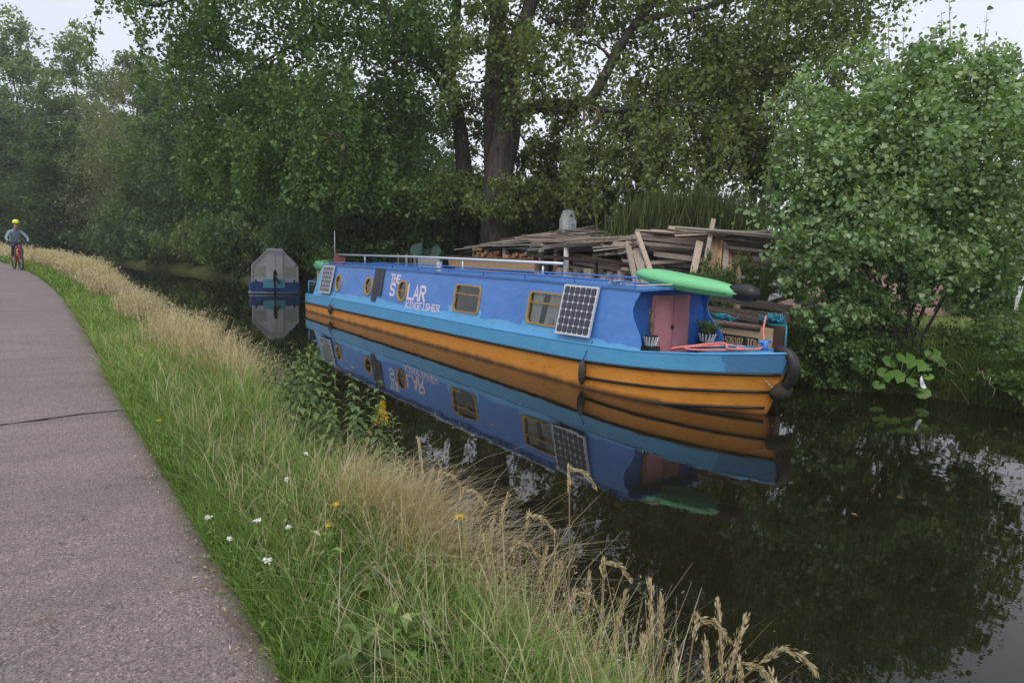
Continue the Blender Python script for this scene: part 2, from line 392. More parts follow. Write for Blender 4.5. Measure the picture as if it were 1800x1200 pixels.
def tree(name, label, cat, base, h, rad, nleaf, leaf, mt, seed, cb=.25, group=None, bark='bark_dark', trunk_r=None, zs=.75, droop=.3, shape=1.0, aspect=.55, lobes_n=9, clump=1.0, dens=30):
    """trunk with limbs, and a lobed crown of leaf clumps"""
    g = np.random.default_rng(seed); r = random.Random(seed)
    base = Vector((base[0], base[1], base[2] if len(base) > 2 else .4)); root = empty(name, base, 0, label, cat, group)
    tr = trunk_r or h * .018; top = Vector((r.uniform(-.4, .4), r.uniform(-.4, .4), h * .9))
    main = wob((0, 0, -.3), top, 7, h * .012, r); paths = [(main, tr, tr * .15)]; lobes = []
    for i in range(lobes_n):
        u = (i + .5) / lobes_n; z = h * (cb + (1 - cb) * u); ang = i * 2.4 + r.uniform(-.4, .4)
        prof = math.sin(math.pi * min(.97, .18 + .80 * u)) ** .7 * shape + (1 - shape) * (1 - u)
        rr = rad * max(.2, prof); d = rr * r.uniform(.45, .62)
        c = Vector((math.cos(ang) * d, math.sin(ang) * d, z - .04 * h)) + main[min(6, int(u * 6))] * Vector((1, 1, 0)).length * 0
        lr = rr * r.uniform(.52, .70); lobes.append((tuple(c), (lr, lr, lr * .85 * max(.8, zs))))
        zi = max(.08, (c.z - .5 * lr) / h * .92); s0 = main[0].lerp(main[-1], min(.95, zi))
        if zi < .95: paths.append((wob(s0, c, 5, lr * .08, r), tr * .42 * (1 - .6 * u), tr * .06))
    lobes.append(((top.x, top.y, h * .9), (rad * .38, rad * .38, h * .12)))
    lobes.append(((0, 0, h * (cb + .32 * (1 - cb))), (rad * .55, rad * .55, h * (1 - cb) * .3)))
    cen, cr = lobe_centres(lobes, g, dens / (rad * .36) ** 2 * .36, .3); cr = cr * .95
    cen[:, 2] = np.maximum(cen[:, 2], .1)
    per = max(3, int(nleaf / len(cen)))
    P = clump_points(cen, cr * clump, per, g, zs)
    P = P[P[:, 2] > -.1]
    V, F, a = leaves(P, leaf, droop, aspect, g=g)
    a = np.clip(a * .65 + .35 * np.repeat(np.repeat(g.random(len(cen)), per)[:len(P)] if len(P) == len(cen) * per else g.random(len(P)), 4), 0, 1)
    limbs_mesh(paths, M[bark], root)
    link('crown', np_mesh('crown', V, F, mt, a), root)
    return root

def shrub(name, label, cat, base, lobes, nleaf, leaf, mt, seed, stems=5, group=None, droop=.3, heart=False, aspect=.6, zs=.8, bark='bark_dark', shell=.35, dens=40, low=0.0, stem_r=.03, flat=.6, extra=None):
    """several stems under a crown given by lobes (world centres, radii)"""
    g = np.random.default_rng(seed); r = random.Random(seed)
    b = np.array([base[0], base[1], base[2] if len(base) > 2 else .3]); root = empty(name, b, 0, label, cat, group)
    L = [(np.array(c) - b, q) for c, q in lobes]
    cen, cr = lobe_centres(L, g, dens, shell)
    keep = cen[:, 2] + b[2] > low; cen, cr = cen[keep], cr[keep]
    per = max(3, int(nleaf / len(cen))); P = clump_points(cen, cr * (.72 if heart else 1), per, g, zs)
    v = np.repeat(g.random(len(cen)), per); keep = P[:, 2] + b[2] > low + .02; P, v = P[keep], v[keep]
    if extra is not None:
        P = np.concatenate([P, extra - b]); v = np.concatenate([v, g.random(len(extra))])
    V, F, a = leaves(P, leaf, droop, aspect, heart, flat, g=g); k = 6 if heart else 4
    a = np.clip(.65 * a + .35 * np.repeat(v, k), 0, 1)
    paths = []
    for i in range(stems):
        c, q = L[i % len(L)]; s0 = Vector((r.uniform(-.25, .25) * q[0], r.uniform(-.25, .25) * q[0], -.35))
        e = Vector(c) + Vector([r.uniform(-.5, .5) * k_ for k_ in q]); paths.append((wob(s0, e, 6, .06 * q[0], r), stem_r * r.uniform(.7, 1.2), stem_r * .2))
        for _ in range(3):
            m = s0.lerp(e, r.uniform(.4, .8)); e2 = Vector(c) + Vector([r.uniform(-.85, .85) * k_ for k_ in q]); paths.append((wob(m, e2, 4, .05 * q[0], r), stem_r * .45, stem_r * .12))
    limbs_mesh(paths, M[bark], root, 'stem')
    link('crown', np_mesh('crown', V, F, mt, a), root)
    return root


def copy_thing(root, loc, scale=(1, 1, 1), rz=0, label=None, group=None):
    r_ = root.copy(); COL.objects.link(r_); r_.location = loc; r_.rotation_euler = (0, 0, rz); r_.scale = scale
    if label: r_['label'] = label
    if group: r_['group'] = group
    for ch in root.children: c_ = ch.copy(); COL.objects.link(c_); c_.parent = r_
    return r_
class Stock:
    """a few grown plants of one kind; the first planting uses the grown one itself, later ones copy it"""
    def __init__(s, grow): s.grow = grow; s.first = {}
    def plant(s, key, loc, scale, rz, label, group=None):
        if key not in s.first:
            r_ = s.grow(key); s.first[key] = r_; r_.location = loc; r_.scale = scale; r_.rotation_euler = (0, 0, rz); r_['label'] = label
            if group: r_['group'] = group
            return r_
        return copy_thing(s.first[key], loc, scale, rz, label, group)
# ------------------------------------------------------------------ far trees along the bend of the canal
def ground_at(px, dist):
    p = at(px, 500, dist); return (float(p[0]), float(p[1]), .4)
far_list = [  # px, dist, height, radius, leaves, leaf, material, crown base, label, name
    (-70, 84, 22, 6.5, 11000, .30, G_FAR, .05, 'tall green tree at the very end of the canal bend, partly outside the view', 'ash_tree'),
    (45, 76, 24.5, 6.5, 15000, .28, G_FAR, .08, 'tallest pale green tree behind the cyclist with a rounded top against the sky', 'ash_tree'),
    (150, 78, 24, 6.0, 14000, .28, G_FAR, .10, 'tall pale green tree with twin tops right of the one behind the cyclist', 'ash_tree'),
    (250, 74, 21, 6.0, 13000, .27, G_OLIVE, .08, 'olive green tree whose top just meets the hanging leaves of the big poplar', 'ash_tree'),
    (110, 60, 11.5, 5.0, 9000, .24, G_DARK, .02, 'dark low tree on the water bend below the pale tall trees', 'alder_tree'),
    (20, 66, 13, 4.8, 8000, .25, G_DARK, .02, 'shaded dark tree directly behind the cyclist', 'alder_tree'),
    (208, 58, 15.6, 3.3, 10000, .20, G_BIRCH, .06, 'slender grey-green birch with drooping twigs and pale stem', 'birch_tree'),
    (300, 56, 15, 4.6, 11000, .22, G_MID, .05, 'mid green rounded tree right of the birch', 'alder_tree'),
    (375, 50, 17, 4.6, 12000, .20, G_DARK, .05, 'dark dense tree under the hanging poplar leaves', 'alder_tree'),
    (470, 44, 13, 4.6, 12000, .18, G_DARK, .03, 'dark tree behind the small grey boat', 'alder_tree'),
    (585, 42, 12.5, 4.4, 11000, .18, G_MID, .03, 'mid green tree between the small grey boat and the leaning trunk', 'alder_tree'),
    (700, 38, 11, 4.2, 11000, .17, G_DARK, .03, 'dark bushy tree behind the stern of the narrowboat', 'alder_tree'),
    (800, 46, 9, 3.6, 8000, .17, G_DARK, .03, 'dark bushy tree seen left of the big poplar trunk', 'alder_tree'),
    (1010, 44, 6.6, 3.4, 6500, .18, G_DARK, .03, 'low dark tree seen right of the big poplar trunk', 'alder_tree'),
]
def grow_tree(key):
    mt_, v_ = key
    return tree('broadleaf_tree', 'tree', 'tree', (0, 0, 0), 20, 5.6, 42000, .30, mt_, 100 + v_, .04, 'trees along the far bank', 'bark_dark', .2, .75, .15, .9, .55, 16, 1.0, 80)
stock = Stock(grow_tree); KEY = {'G_FAR': (G_FAR, 1), 'G_OLIVE': (G_OLIVE, 2), 'G_DARK': (G_DARK, 3), 'G_MID': (G_MID, 4)}
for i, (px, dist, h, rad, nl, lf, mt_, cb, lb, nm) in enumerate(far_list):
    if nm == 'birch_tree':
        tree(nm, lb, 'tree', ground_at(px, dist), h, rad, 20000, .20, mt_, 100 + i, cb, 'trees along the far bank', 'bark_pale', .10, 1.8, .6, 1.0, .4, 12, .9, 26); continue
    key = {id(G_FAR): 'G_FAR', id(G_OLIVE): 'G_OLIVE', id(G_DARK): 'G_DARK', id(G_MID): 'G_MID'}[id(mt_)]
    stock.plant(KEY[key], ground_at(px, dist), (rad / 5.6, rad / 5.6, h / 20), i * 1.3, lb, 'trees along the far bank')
for i, (px, dist, h, rad, lb) in enumerate(((1130, 40, 7.8, 2.6, 'dark conifer behind the broom hedge, left of three'), (1215, 42, 8.8, 2.9, 'dark conifer behind the broom hedge, middle and tallest of three'), (1310, 40, 8.2, 2.8, 'dark conifer behind the broom hedge, right of three beside the poplar bush'))):
    if i == 0: con = tree('conifer', lb, 'tree', ground_at(px, dist), h, rad, 14000, .20, G_BLUE, 140, .02, 'dark conifers behind the yard', 'bark_dark', None, .5, .5, .35, .35, 12, 1, 30)
    else: copy_thing(con, ground_at(px, dist), (rad / 2.6, rad / 2.6, h / 7.8), i * 2.1, lb)
for i, (px, dist, h, rad, lb) in enumerate(((1480, 46, 12.0, 4.4, 'distant round tree half hidden behind the poplar bush'), (1640, 50, 13.0, 4.6, 'distant green tree behind the middle of the poplar bush'), (1800, 46, 7.2, 4.0, 'distant dark tree at the right edge behind the poplar bush'))):
    stock.plant(KEY['G_DARK' if i else 'G_MID'], ground_at(px, dist), (rad / 5.6, rad / 5.6, h / 20), 1 + i * 1.7, lb, 'trees beyond the yard')

# bushes leaning over the far water edge
bank = [  # Y, dx inland, height, radius, material, label
    (24.6, 1.9, 2.9, 1.9, G_DARK, 'dark bush on the bank between the wicker planter and the wood store'),
    (29.4, 2.4, 3.3, 2.0, G_MID, 'green bush on the bank right behind the small grey boat'),
    (34.0, 1.5, 3.3, 1.9, G_DARK, 'dark bush over the water left of the small grey boat'),
    (37.4, .8, 3.0, 2.0, G_NETTLE, 'yellow-green bush dipping into the water left of the small grey boat'),
    (41.5, .7, 3.6, 2.4, G_MID, 'green bush over the water in the middle of the far bank'),
    (47, .6, 3.6, 2.6, G_OLIVE, 'brownish green bush over the water, third from the canal bend'),
    (53, .6, 4.2, 3.0, G_DARK, 'dark bush over the water, second from the canal bend'),
    (61, .4, 4.6, 3.4, G_DARK, 'dark bush over the water at the canal bend'),
    (70, .2, 5.0, 4.0, G_DARK, 'farthest dark bush where the canal disappears'),
]
def grow_bush(key):
    mt_, v_ = key; r = random.Random(v_); lobes = [((0, 0, .45), (1, 1, .5))]
    for j in range(9): th = j * 2.4 + r.random(); d = .45 + .35 * r.random(); k = .42 + .22 * r.random(); lobes.append(((d * math.cos(th), d * math.sin(th), .18 + .085 * j * r.uniform(.8, 1.1)), (k, k, k * .55)))
    return shrub('bank_bush', 'bush', 'bush', (0, 0, 0), lobes, 15000, .062, mt_, 200 + v_, 6, 'bushes along the far bank', dens=60, low=-.1, stem_r=.02, zs=.7)
bushes = Stock(grow_bush); BK = {id(G_DARK): (G_DARK, 1), id(G_MID): (G_MID, 2), id(G_NETTLE): (G_NETTLE, 3), id(G_OLIVE): (G_OLIVE, 4)}
for i, (Y, dx, h, rad, mt_, lb) in enumerate(bank):
    bushes.plant(BK[id(mt_)], (far_edge(Y) + dx + rad * .55, Y, .05), (rad * 1.15, rad * 1.15, h), i * 1.1, lb, 'bushes along the far bank')

# ------------------------------------------------------------------ the two big poplars
def big_tree(name, label, base, paths, lobes, nleaf, leaf, mt_, seed, strands, dens=30, bark='bark', group='big poplars', strand_len=(1.0, 2.8), min_z=3.2):
    g = np.random.default_rng(seed); r = random.Random(seed); base = np.array(base, float)
    root = empty(name, base, 0, label, 'tree', group)
    rel = lambda p: Vector(np.array(p, float) - base)
    P = []
    for pts, r0, r1 in paths:
        q = [rel(p) for p in pts]; fine = []
        for i in range(len(q) - 1):
            p0, p1, p2, p3 = q[max(0, i - 1)], q[i], q[i + 1], q[min(len(q) - 1, i + 2)]
            for j in range(4):
                t_ = j / 4; fine.append(.5 * ((2 * p1) + (p2 - p0) * t_ + (2 * p0 - 5 * p1 + 4 * p2 - p3) * t_ ** 2 + (3 * p1 - p0 - 3 * p2 + p3) * t_ ** 3))
        P.append((fine + [q[-1]], r0, r1))
    L = [(np.array(c) - base, q, d) for c, q, d in lobes]; cens, rads, wts = [], [], []
    for c, q, d in L:
        cc, rr = lobe_centres([(c, q)], g, dens * d, .25); cens.append(cc); rads.append(rr * .9)
        for _ in range(5):
            e = Vector(c) + Vector([r.uniform(-.8, .8) * k for k in q]); s0 = min((p for pts, _, _ in P[:] for p in pts), key=lambda p: (p - e).length)
            if (s0 - e).length < 12: P.append((wob(s0, e, 6, .18, r), .06, .012))
    cen, cr = np.concatenate(cens), np.concatenate(rads)
    st = []; tw = []
    for c, q, n in strands:
        for _ in range(n):
            d = unit(g.standard_normal(3)); d[2] = -abs(d[2]) * .6; s0 = np.array(c) - base + d * np.array(q); ln = g.uniform(*strand_len); k = int(ln * 16); u = np.linspace(0, 1, k)[:, None]
            dr = g.standard_normal(3) * np.array([.35, .35, 0]); pts = s0 + u * (np.array([0, 0, -ln]) + dr * ln * .5) + np.sin(u * 3) * dr * .2
            st.append((pts[:, None, :] + g.standard_normal((k, 4, 3)) * np.array([.11, .11, .08])).reshape(-1, 3)); tw.append(([Vector(p) for p in pts[::max(1, k // 5)]], .012, .004))
    per = max(3, int(nleaf / len(cen))); Pt = clump_points(cen, cr, per, g, .95); v = np.repeat(g.random(len(cen)), per)
    if st: s_ = np.concatenate(st); Pt = np.concatenate([Pt, s_]); v = np.concatenate([v, .5 + .5 * g.random(len(s_))])
    ok_ = Pt[:, 2] + base[2] > min_z + .5 * g.random(len(Pt)); Pt, v = Pt[ok_], v[ok_]; V, F, a = leaves(Pt, leaf, .45, .75, g=g); a = np.clip(.6 * a + .4 * np.repeat(v, 4), 0, 1)
    limbs_mesh(P + tw, M[bark], root, n=12)
    link('crown', np_mesh('crown', V, F, mt_, a), root)
T = 21.5
basA = at(868, 470, T)
tA = [([at(872, 480, T), at(872, 380, T), at(878, 300, T), at(892, 230, T), at(893, 160, T), at(890, 100, T)], .52, .38),
      ([at(890, 110, T), at(880, 60, T - .2), at(862, -20, T - .4), at(850, -140, T - .6), at(845, -300, T - 1)], .28, .12),
      ([at(893, 120, T), at(912, 60, T), at(935, 0, T + .2), at(960, -110, T + .5), at(975, -280, T + 1)], .30, .12),
      ([at(900, 205, T), at(950, 186, T - .6), at(1020, 185, T - 1), at(1050, 158, T - 1.2), at(1085, 90, T - 1.4), at(1115, 45, T - 1.5), at(1150, 5, T - 1.6), at(1200, -70, T - 1.8)], .24, .08),
      ([at(1112, 48, T - 1.5), at(1160, 28, T - 1.8), at(1230, 15, T - 2), at(1310, -10, T - 2.2)], .14, .05),
      ([at(1020, 185, T - 1), at(1080, 195, T - 1.8), at(1150, 185, T - 2.4), at(1240, 190, T - 2.8), at(1300, 210, T - 3)], .13, .03),
      ([at(866, 330, T + 1.5), at(862, 200, T + 1.6), at(866, 80, T + 1.6), at(880, -60, T + 1.8)], .30, .15)]
lA = [(at(900, -230, 22), (4.2, 4.2, 3.4), .36), (at(1190, 45, 20.5), (2.6, 2.4, 1.3), .62), (at(1390, 60, 19.5), (2.4, 2.2, 2.0), .95), (at(1265, 200, 19.5), (2.2, 1.8, 1.5), .95),
      (at(1120, 262, 19.5), (1.6, 1.4, .7), .8), (at(1320, 260, 19.5), (1.3, 1.4, 1.3), 1.0), (at(1260, -190, 21), (4.4, 4.4, 3.2), .36), (at(1060, -60, 21), (3.0, 3.0, 1.6), .5), (at(1000, 255, 23.5), (1.9, 1.5, .6), .5),
      (at(1290, 120, 20.5), (2.2, 2.0, 1.0), .9), (at(930, 90, 20), (1.2, 1.0, 1.2), .32), (at(1480, -60, 20), (2.6, 2.6, 2.2), .8), (at(1020, 40, 21), (1.3, 1.2, .8), .4), (at(870, 60, 20.2), (1.1, .8, 1.4), .8), (at(985, 190, 20.2), (1.1, 1.0, .6), .7), (at(1180, 150, 21.5), (2.0, 1.6, .9), .5), (at(960, 20, 22.5), (2.2, 1.6, 1.2), .4), (at(1000, 280, 24.5), (2.2, 1.6, .8), .9), (at(1130, 215, 22.5), (2.2, 1.5, .9), .9), (at(850, 190, 24), (1.6, 1.4, 1.5), .8), (at(880, 352, 20.6), (1.5, 1.1, .62), 1.3), (at(945, 345, 21.0), (1.2, 1.0, .6), 1.2), (at(800, 345, 21.8), (1.7, 1.2, .75), 1.2)]
sA = [(at(1260, 215, 19.2), (2.8, 1.6, 1.2), 60), (at(1380, 110, 19), (1.8, 1.5, 1.4), 34), (at(1090, 240, 19), (1.8, 1.2, .5), 26), (at(1010, 60, 20), (2.2, 1.6, .8), 14), (at(880, 40, 19.6), (1.4, .8, .8), 12), (at(940, 120, 19.8), (1.3, .8, .8), 7), (at(1120, 110, 19.6), (1.6, 1, .8), 18)]
big_tree('poplar_tree', 'huge poplar with a thick bare grey-brown trunk behind the narrowboat', basA, tA, lA, 100000, .12, G_OLIVE, 301, sA, min_z=2.75)
basB = at(826, 470, 23.5); U = 23.5
tB = [([at(826, 480, U), at(822, 380, U), at(815, 290, U), at(806, 210, U), at(786, 130, U), at(752, 60, U - .3), at(715, -20, U - .6), at(680, -130, U - 1)], .36, .12),
      ([at(806, 215, U), at(770, 140, U + .4), at(720, 90, U + .6), at(640, 60, U + .4), at(560, 70, U - .2), at(505, 85, U - .8), at(440, 125, U - 1.4)], .17, .03),
      ([at(790, 140, U), at(800, 50, U + .3), at(805, -60, U + .4), at(800, -200, U + .6)], .22, .10),
      ([at(752, 60, U - .3), at(690, 20, U - .8), at(600, 0, U - 1.4), at(500, -20, U - 2), at(380, -30, U - 2.6), at(280, 10, U - 3)], .16, .03)]
lB = [(at(640, 40, 22.5), (3.4, 3.2, 1.7), .95), (at(440, 20, 22), (3.0, 2.8, 1.6), .62), (at(300, 10, 21.5), (1.9, 1.8, 1.3), .48), (at(540, 235, 22.5), (2.6, 2.4, 1.7), 1.05), (at(405, 235, 24), (1.7, 1.7, 1.8), 1.0),
      (at(700, 215, 24), (2.2, 2.2, 1.5), .8), (at(590, -230, 24), (5.0, 5.0, 3.6), .75), (at(800, -120, 23), (2.6, 2.6, 2.0), .8), (at(360, -150, 23), (3.4, 3.4, 2.4), .7), (at(740, 60, 21.5), (1.8, 1.6, 1.5), .9), (at(620, 330, 23), (2.4, 2.0, 1.2), 1.0), (at(460, 150, 23), (1.8, 1.8, 1.0), .5), (at(770, 380, 23), (2.4, 1.8, .9), 1.0)]
sB = [(at(410, 215, 22.5), (1.7, 1.3, 1.6), 44), (at(560, 230, 21.5), (2.6, 1.8, 1.4), 46), (at(640, 120, 21), (2.6, 1.6, 1.2), 30), (at(290, 20, 21), (1.7, 1.2, 1.0), 20), (at(700, 300, 21.5), (2, 1.2, .8), 22)]
big_tree('poplar_tree', 'leaning poplar with dark trunk and long drooping branches left of the huge poplar', basB, tB, lB, 92000, .125, G_MID, 302, sB, 30, 'bark_dark', min_z=2.9)
# a bare dead branch hanging in front of each crown
for k, (c, sc_, lb) in enumerate(((at(585, 232, 20.5), 1.0, 'bare dead twig branch hanging in front of the leaning poplar'), (at(1035, 185, 18.6), .9, 'bare dead twig branch hanging right of the huge poplar trunk'))):
    r = random.Random(40 + k); paths = []
    for i in range(7):
        e = Vector(c) + Vector((r.uniform(-1, 1) * .8, r.uniform(-.6, .6), -r.uniform(.6, 1.5))) * sc_; m = Vector(c).lerp(e, .5) + Vector((r.uniform(-.3, .3), 0, .25)); paths.append(([Vector(c), m, e], .014, .006))
        for _ in range(2): paths.append((wob(m, m + Vector((r.uniform(-.5, .5), r.uniform(-.3, .3), -r.uniform(.4, .9))), 3, .06, r), .009, .004))
    mb = MB()
    for pts, r0, r1 in paths: mb.tube(pts, [r0, (r0 + r1) / 2, r1], 5)
    o = mb.build('dead_branch', M['twig'], smooth=True); tag(o, lb, 'branch')

# dark understorey in front of the trunks
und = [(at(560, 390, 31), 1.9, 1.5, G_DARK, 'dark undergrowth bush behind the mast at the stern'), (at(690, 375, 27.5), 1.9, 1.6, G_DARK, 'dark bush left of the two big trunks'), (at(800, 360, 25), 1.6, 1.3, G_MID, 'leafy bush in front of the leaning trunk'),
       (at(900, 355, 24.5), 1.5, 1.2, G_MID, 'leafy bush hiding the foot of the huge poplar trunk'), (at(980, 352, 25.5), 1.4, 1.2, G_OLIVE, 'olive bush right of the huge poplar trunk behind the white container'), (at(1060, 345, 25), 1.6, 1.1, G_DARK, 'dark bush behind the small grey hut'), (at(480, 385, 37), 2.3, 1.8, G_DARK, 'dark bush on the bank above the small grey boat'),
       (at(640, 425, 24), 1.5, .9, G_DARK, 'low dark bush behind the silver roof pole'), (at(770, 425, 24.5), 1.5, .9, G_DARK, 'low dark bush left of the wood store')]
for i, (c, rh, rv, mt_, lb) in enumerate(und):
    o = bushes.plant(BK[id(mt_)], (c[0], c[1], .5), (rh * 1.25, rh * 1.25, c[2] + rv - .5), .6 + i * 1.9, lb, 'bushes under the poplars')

# ------------------------------------------------------------------ the poplar bush on the right
bb = np.array(at(1590, 560, 11.9)); bb[2] = .5
Lp = [(at(1545, 330, 11.6), (1.75, 1.6, 1.5)), (at(1650, 245, 11.9), (1.55, 1.5, 1.35)), (at(1715, 385, 12.0), (1.45, 1.4, 1.5)), (at(1440, 405, 11.4), (.95, .95, 1.0)), (at(1500, 200, 11.9), (1.25, 1.2, 1.05)),
      (at(1610, 135, 12.1), (1.0, 1.0, .75)), (at(1730, 170, 12.2), (1.05, 1.0, .75)), (at(1560, 450, 11.2), (1.5, 1.2, .75)), (at(1400, 330, 11.6), (.55, .6, .6)), (at(1755, 300, 12), (1.0, 1.1, 1.5)), (at(1765, 200, 12.2), (.75, .8, .8)), (at(1480, 270, 11.8), (1.15, 1.1, 1.0)), (at(1775, 420, 11.9), (.75, .8, .9)), (at(1420, 505, 11.3), (.6, .6, .55)), (at(1700, 470, 11.6), (.8, .8, .5)), (at(1475, 500, 11.5), (.7, .6, .40)), (at(1560, 522, 11.3), (.6, .6, .32)), (at(1640, 505, 11.7), (.8, .7, .42)), (at(1500, 545, 11.2), (.65, .5, .3)), (at(1430, 560, 11.0), (.5, .5, .3))]
g = np.random.default_rng(77); shoots = []; shoot_paths = []
for px, py, py2, d in ((1560, 150, 12, 11.9), (1590, 150, 30, 12.1), (1668, 110, -12, 11.8), (1655, 130, 20, 12), (1735, 120, 22, 11.9), (1722, 140, 50, 12.1), (1770, 160, 72, 12), (1690, 130, 45, 12.2), (1530, 170, 45, 12), (1795, 190, 110, 12), (1350, 350, 290, 11.4), (1362, 240, 165, 11.5), (1345, 215, 160, 11.6)):
    a, b = at(px + g.uniform(-8, 8), py, d), at(px, py2, d); k = max(7, int(abs(py - py2) / 7)); u = np.linspace(0, 1, k)[:, None]; shoots.append(a + (b - a) * u + g.standard_normal((k, 3)) * .035); shoot_paths.append((a, b))
low_twig = at(1330, 380, 11.2); shoots.append(low_twig + g.standard_normal((40, 3)) * np.array([.22, .22, .12]))
shrub('poplar_bush', 'large bright leafy poplar bush on the far bank right of the narrowboat bow', 'bush', tuple(bb), Lp, 68000, .070, G_POPLAR, 310, 12, None, .35, True, .95, .8, 'bark', .25, 62, .55, .035, .5, np.concatenate(shoots))
mb = MB()
for a, b in shoot_paths: mb.tube([Vector(a - bb), Vector((a + b) / 2 - bb), Vector(b - bb)], [.012, .008, .003], 5)
o = mb.build('shoot', M['twig'], bpy.data.objects['poplar_bush'], True); o['kind'] = 'stuff'

# ------------------------------------------------------------------ plants on the right-hand bank
low = [(1.6, .9, .7, .55, G_MID, 'dark ivy clump over the water at the right edge'), (2.7, .6, .75, .6, G_NETTLE, 'nettle clump beside the butterbur at the right edge'), (3.5, .8, .6, .55, G_MID, 'low bramble clump right of the white litter'), (4.3, 1.9, .7, .6, G_MID, 'dark bramble clump behind the bright butterbur leaves'),
       (6.0, .8, .65, .55, G_MID, 'dark clump of ivy left of the bright butterbur leaves'), (6.3, .9, .7, .6, G_MID, 'shaded bramble by the tip of the narrowboat bow'), (6.9, 1.4, .75, .7, G_OLIVE, 'yellowing bush behind the bow fender'), (5.9, 1.9, .8, .7, G_DARK, 'shaded undergrowth below the left of the poplar bush'), (3.0, 1.5, .6, .4, G_NETTLE, 'weeds with yellow leaves at the edge of the lawn'), (4.6, 2.6, .75, .6, G_NETTLE, 'weeds under the right half of the poplar bush')]
for i, (Y, dx, rh, rv, mt_, lb) in enumerate(low):
    x = far_edge(Y) + dx * .8 - .15; z = .22 + .12 * dx; rh *= 1.15; rv *= 1.2 if Y > 4 else .7
    lobes = [((x, Y, z + .25), (rh, rh, rv * .8)), ((x - .45, Y - .35, z), (rh * .7, rh * .7, rv * .6)), ((x - .35, Y + .45, z + .05), (rh * .7, rh * .7, rv * .7)), ((x + .3, Y + .2, z + .45), (rh * .6, rh * .6, rv * .7))]
    shrub('bank_plant', lb, 'plant', (x, Y, z), lobes, 4200, .062, mt_, 330 + i, 6, 'plants on the right bank', dens=50, low=.03, stem_r=.012)
def round_leaf(c, r_, nrm, spin, g):
    mb = MB(); n = Vector(nrm).normalized(); q = n.to_track_quat('Z', 'Y').to_matrix() @ Matrix.Rotation(spin, 3, 'Z'); vs = [Vector(c)]
    N = 18
    for ring, rr in ((1, .55), (2, 1.0)):
        for j in range(N):
            th = R(24 + 312 * j / (N - 1)); lob = 1 + .07 * math.sin(th * 7) * (ring == 2); vs.append(Vector(c) + q @ Vector((math.cos(th) * r_ * rr * lob, math.sin(th) * r_ * rr * lob, (.10 if ring == 1 else -.02 + .07 * math.sin(th * 5 + spin)) * r_)))
    fs = [(0, 1 + j, 2 + j) for j in range(N - 1)] + [(1 + j, 1 + N + j, 2 + N + j, 2 + j) for j in range(N - 1)]
    return mb.add(vs, fs)
def butterbur(label, spots, seed):
    g = random.Random(seed); b = Vector(spots[0][0]); root = empty('butterbur_plant', (b.x + .1, b.y, .2), 0, label, 'plant', 'butterbur plants on the right bank'); bm = Vector((b.x + .1, b.y, .2))
    for c, r_, bright in spots:
        c = Vector(c) - bm; me = round_leaf(c, r_ * .72, (-.45 + g.uniform(-.25, .25), -.35 + g.uniform(-.3, .3), .8), g.uniform(0, 6.28), g).mesh('leaf', G_BRIGHT, True)
        at_ = me.attributes.new('v', 'FLOAT', 'POINT'); vv = min(1, max(0, bright * .8 - .1 + g.uniform(-.1, .1))); at_.data.foreach_set('value', [min(1, max(0, vv + g.uniform(-.12, .12))) for _ in me.vertices]); l = link('leaf', me, root)
        s_ = MB(); s_.tube([(g.uniform(-.06, .06), g.uniform(-.06, .06), -.05), c * .6 + Vector((0, 0, .08)), c], .008, 5); s_.build('stalk', G_BRIGHT, root, True)
butterbur('bright green butterbur with big round leaves hanging to the water by the white litter', [(at(1572, 662, 10.45), .21, .6), (at(1612, 642, 10.5), .20, .5), (at(1592, 628, 10.7), .19, .35), (at(1555, 655, 10.6), .16, .5), (at(1632, 662, 10.3), .10, .9), (at(1630, 645, 10.5), .11, .7), (at(1565, 635, 10.8), .17, .3), (at(1640, 622, 10.9), .18, .35), (at(1605, 672, 10.3), .14, .6), (at(1622, 690, 10.2), .15, .45), (at(1545, 676, 10.5), .13, .3), (at(1652, 636, 10.8), .14, .4)], 1)
butterbur('pair of bright butterbur leaves at the right edge of the view', [(at(1772, 684, 9.9), .16, .5), (at(1798, 692, 9.8), .15, .6), (at(1785, 668, 10.1), .13, .4)], 2)
# litter and dead twigs caught at the water edge
c = at(1618, 678, 10.1); mb = MB(); mb.add([(0, 0, 0), (.07, -.02, .035), (.035, .014, .15), (-.02, .01, .11), (.11, -.04, -.03), (.04, -.035, -.04), (.014, -.02, .06)], [(0, 1, 6), (6, 1, 2), (6, 2, 3), (0, 6, 3), (0, 5, 4), (0, 4, 1)])
o = mb.build('litter', M['white'], loc=tuple(c)); tag(o, 'scrap of white plastic litter caught on the bright butterbur leaves', 'litter')
mb = MB(); r = random.Random(9); c = Vector(at(1690, 690, 10.4))
for i in range(16): a = c + Vector((r.uniform(-.1, .5), r.uniform(-.6, .6), r.uniform(.15, .5))); mb.tube(wob(a, a + Vector((r.uniform(-.5, .1), r.uniform(-.5, .5), -r.uniform(.2, .55))), 4, .03, r), [.009, .008, .006, .004], 5)
o = mb.build('dead_twigs', M['twig'], smooth=True); tag(o, 'bundle of bare dead twigs dipping into the water right of the white litter', 'branch')
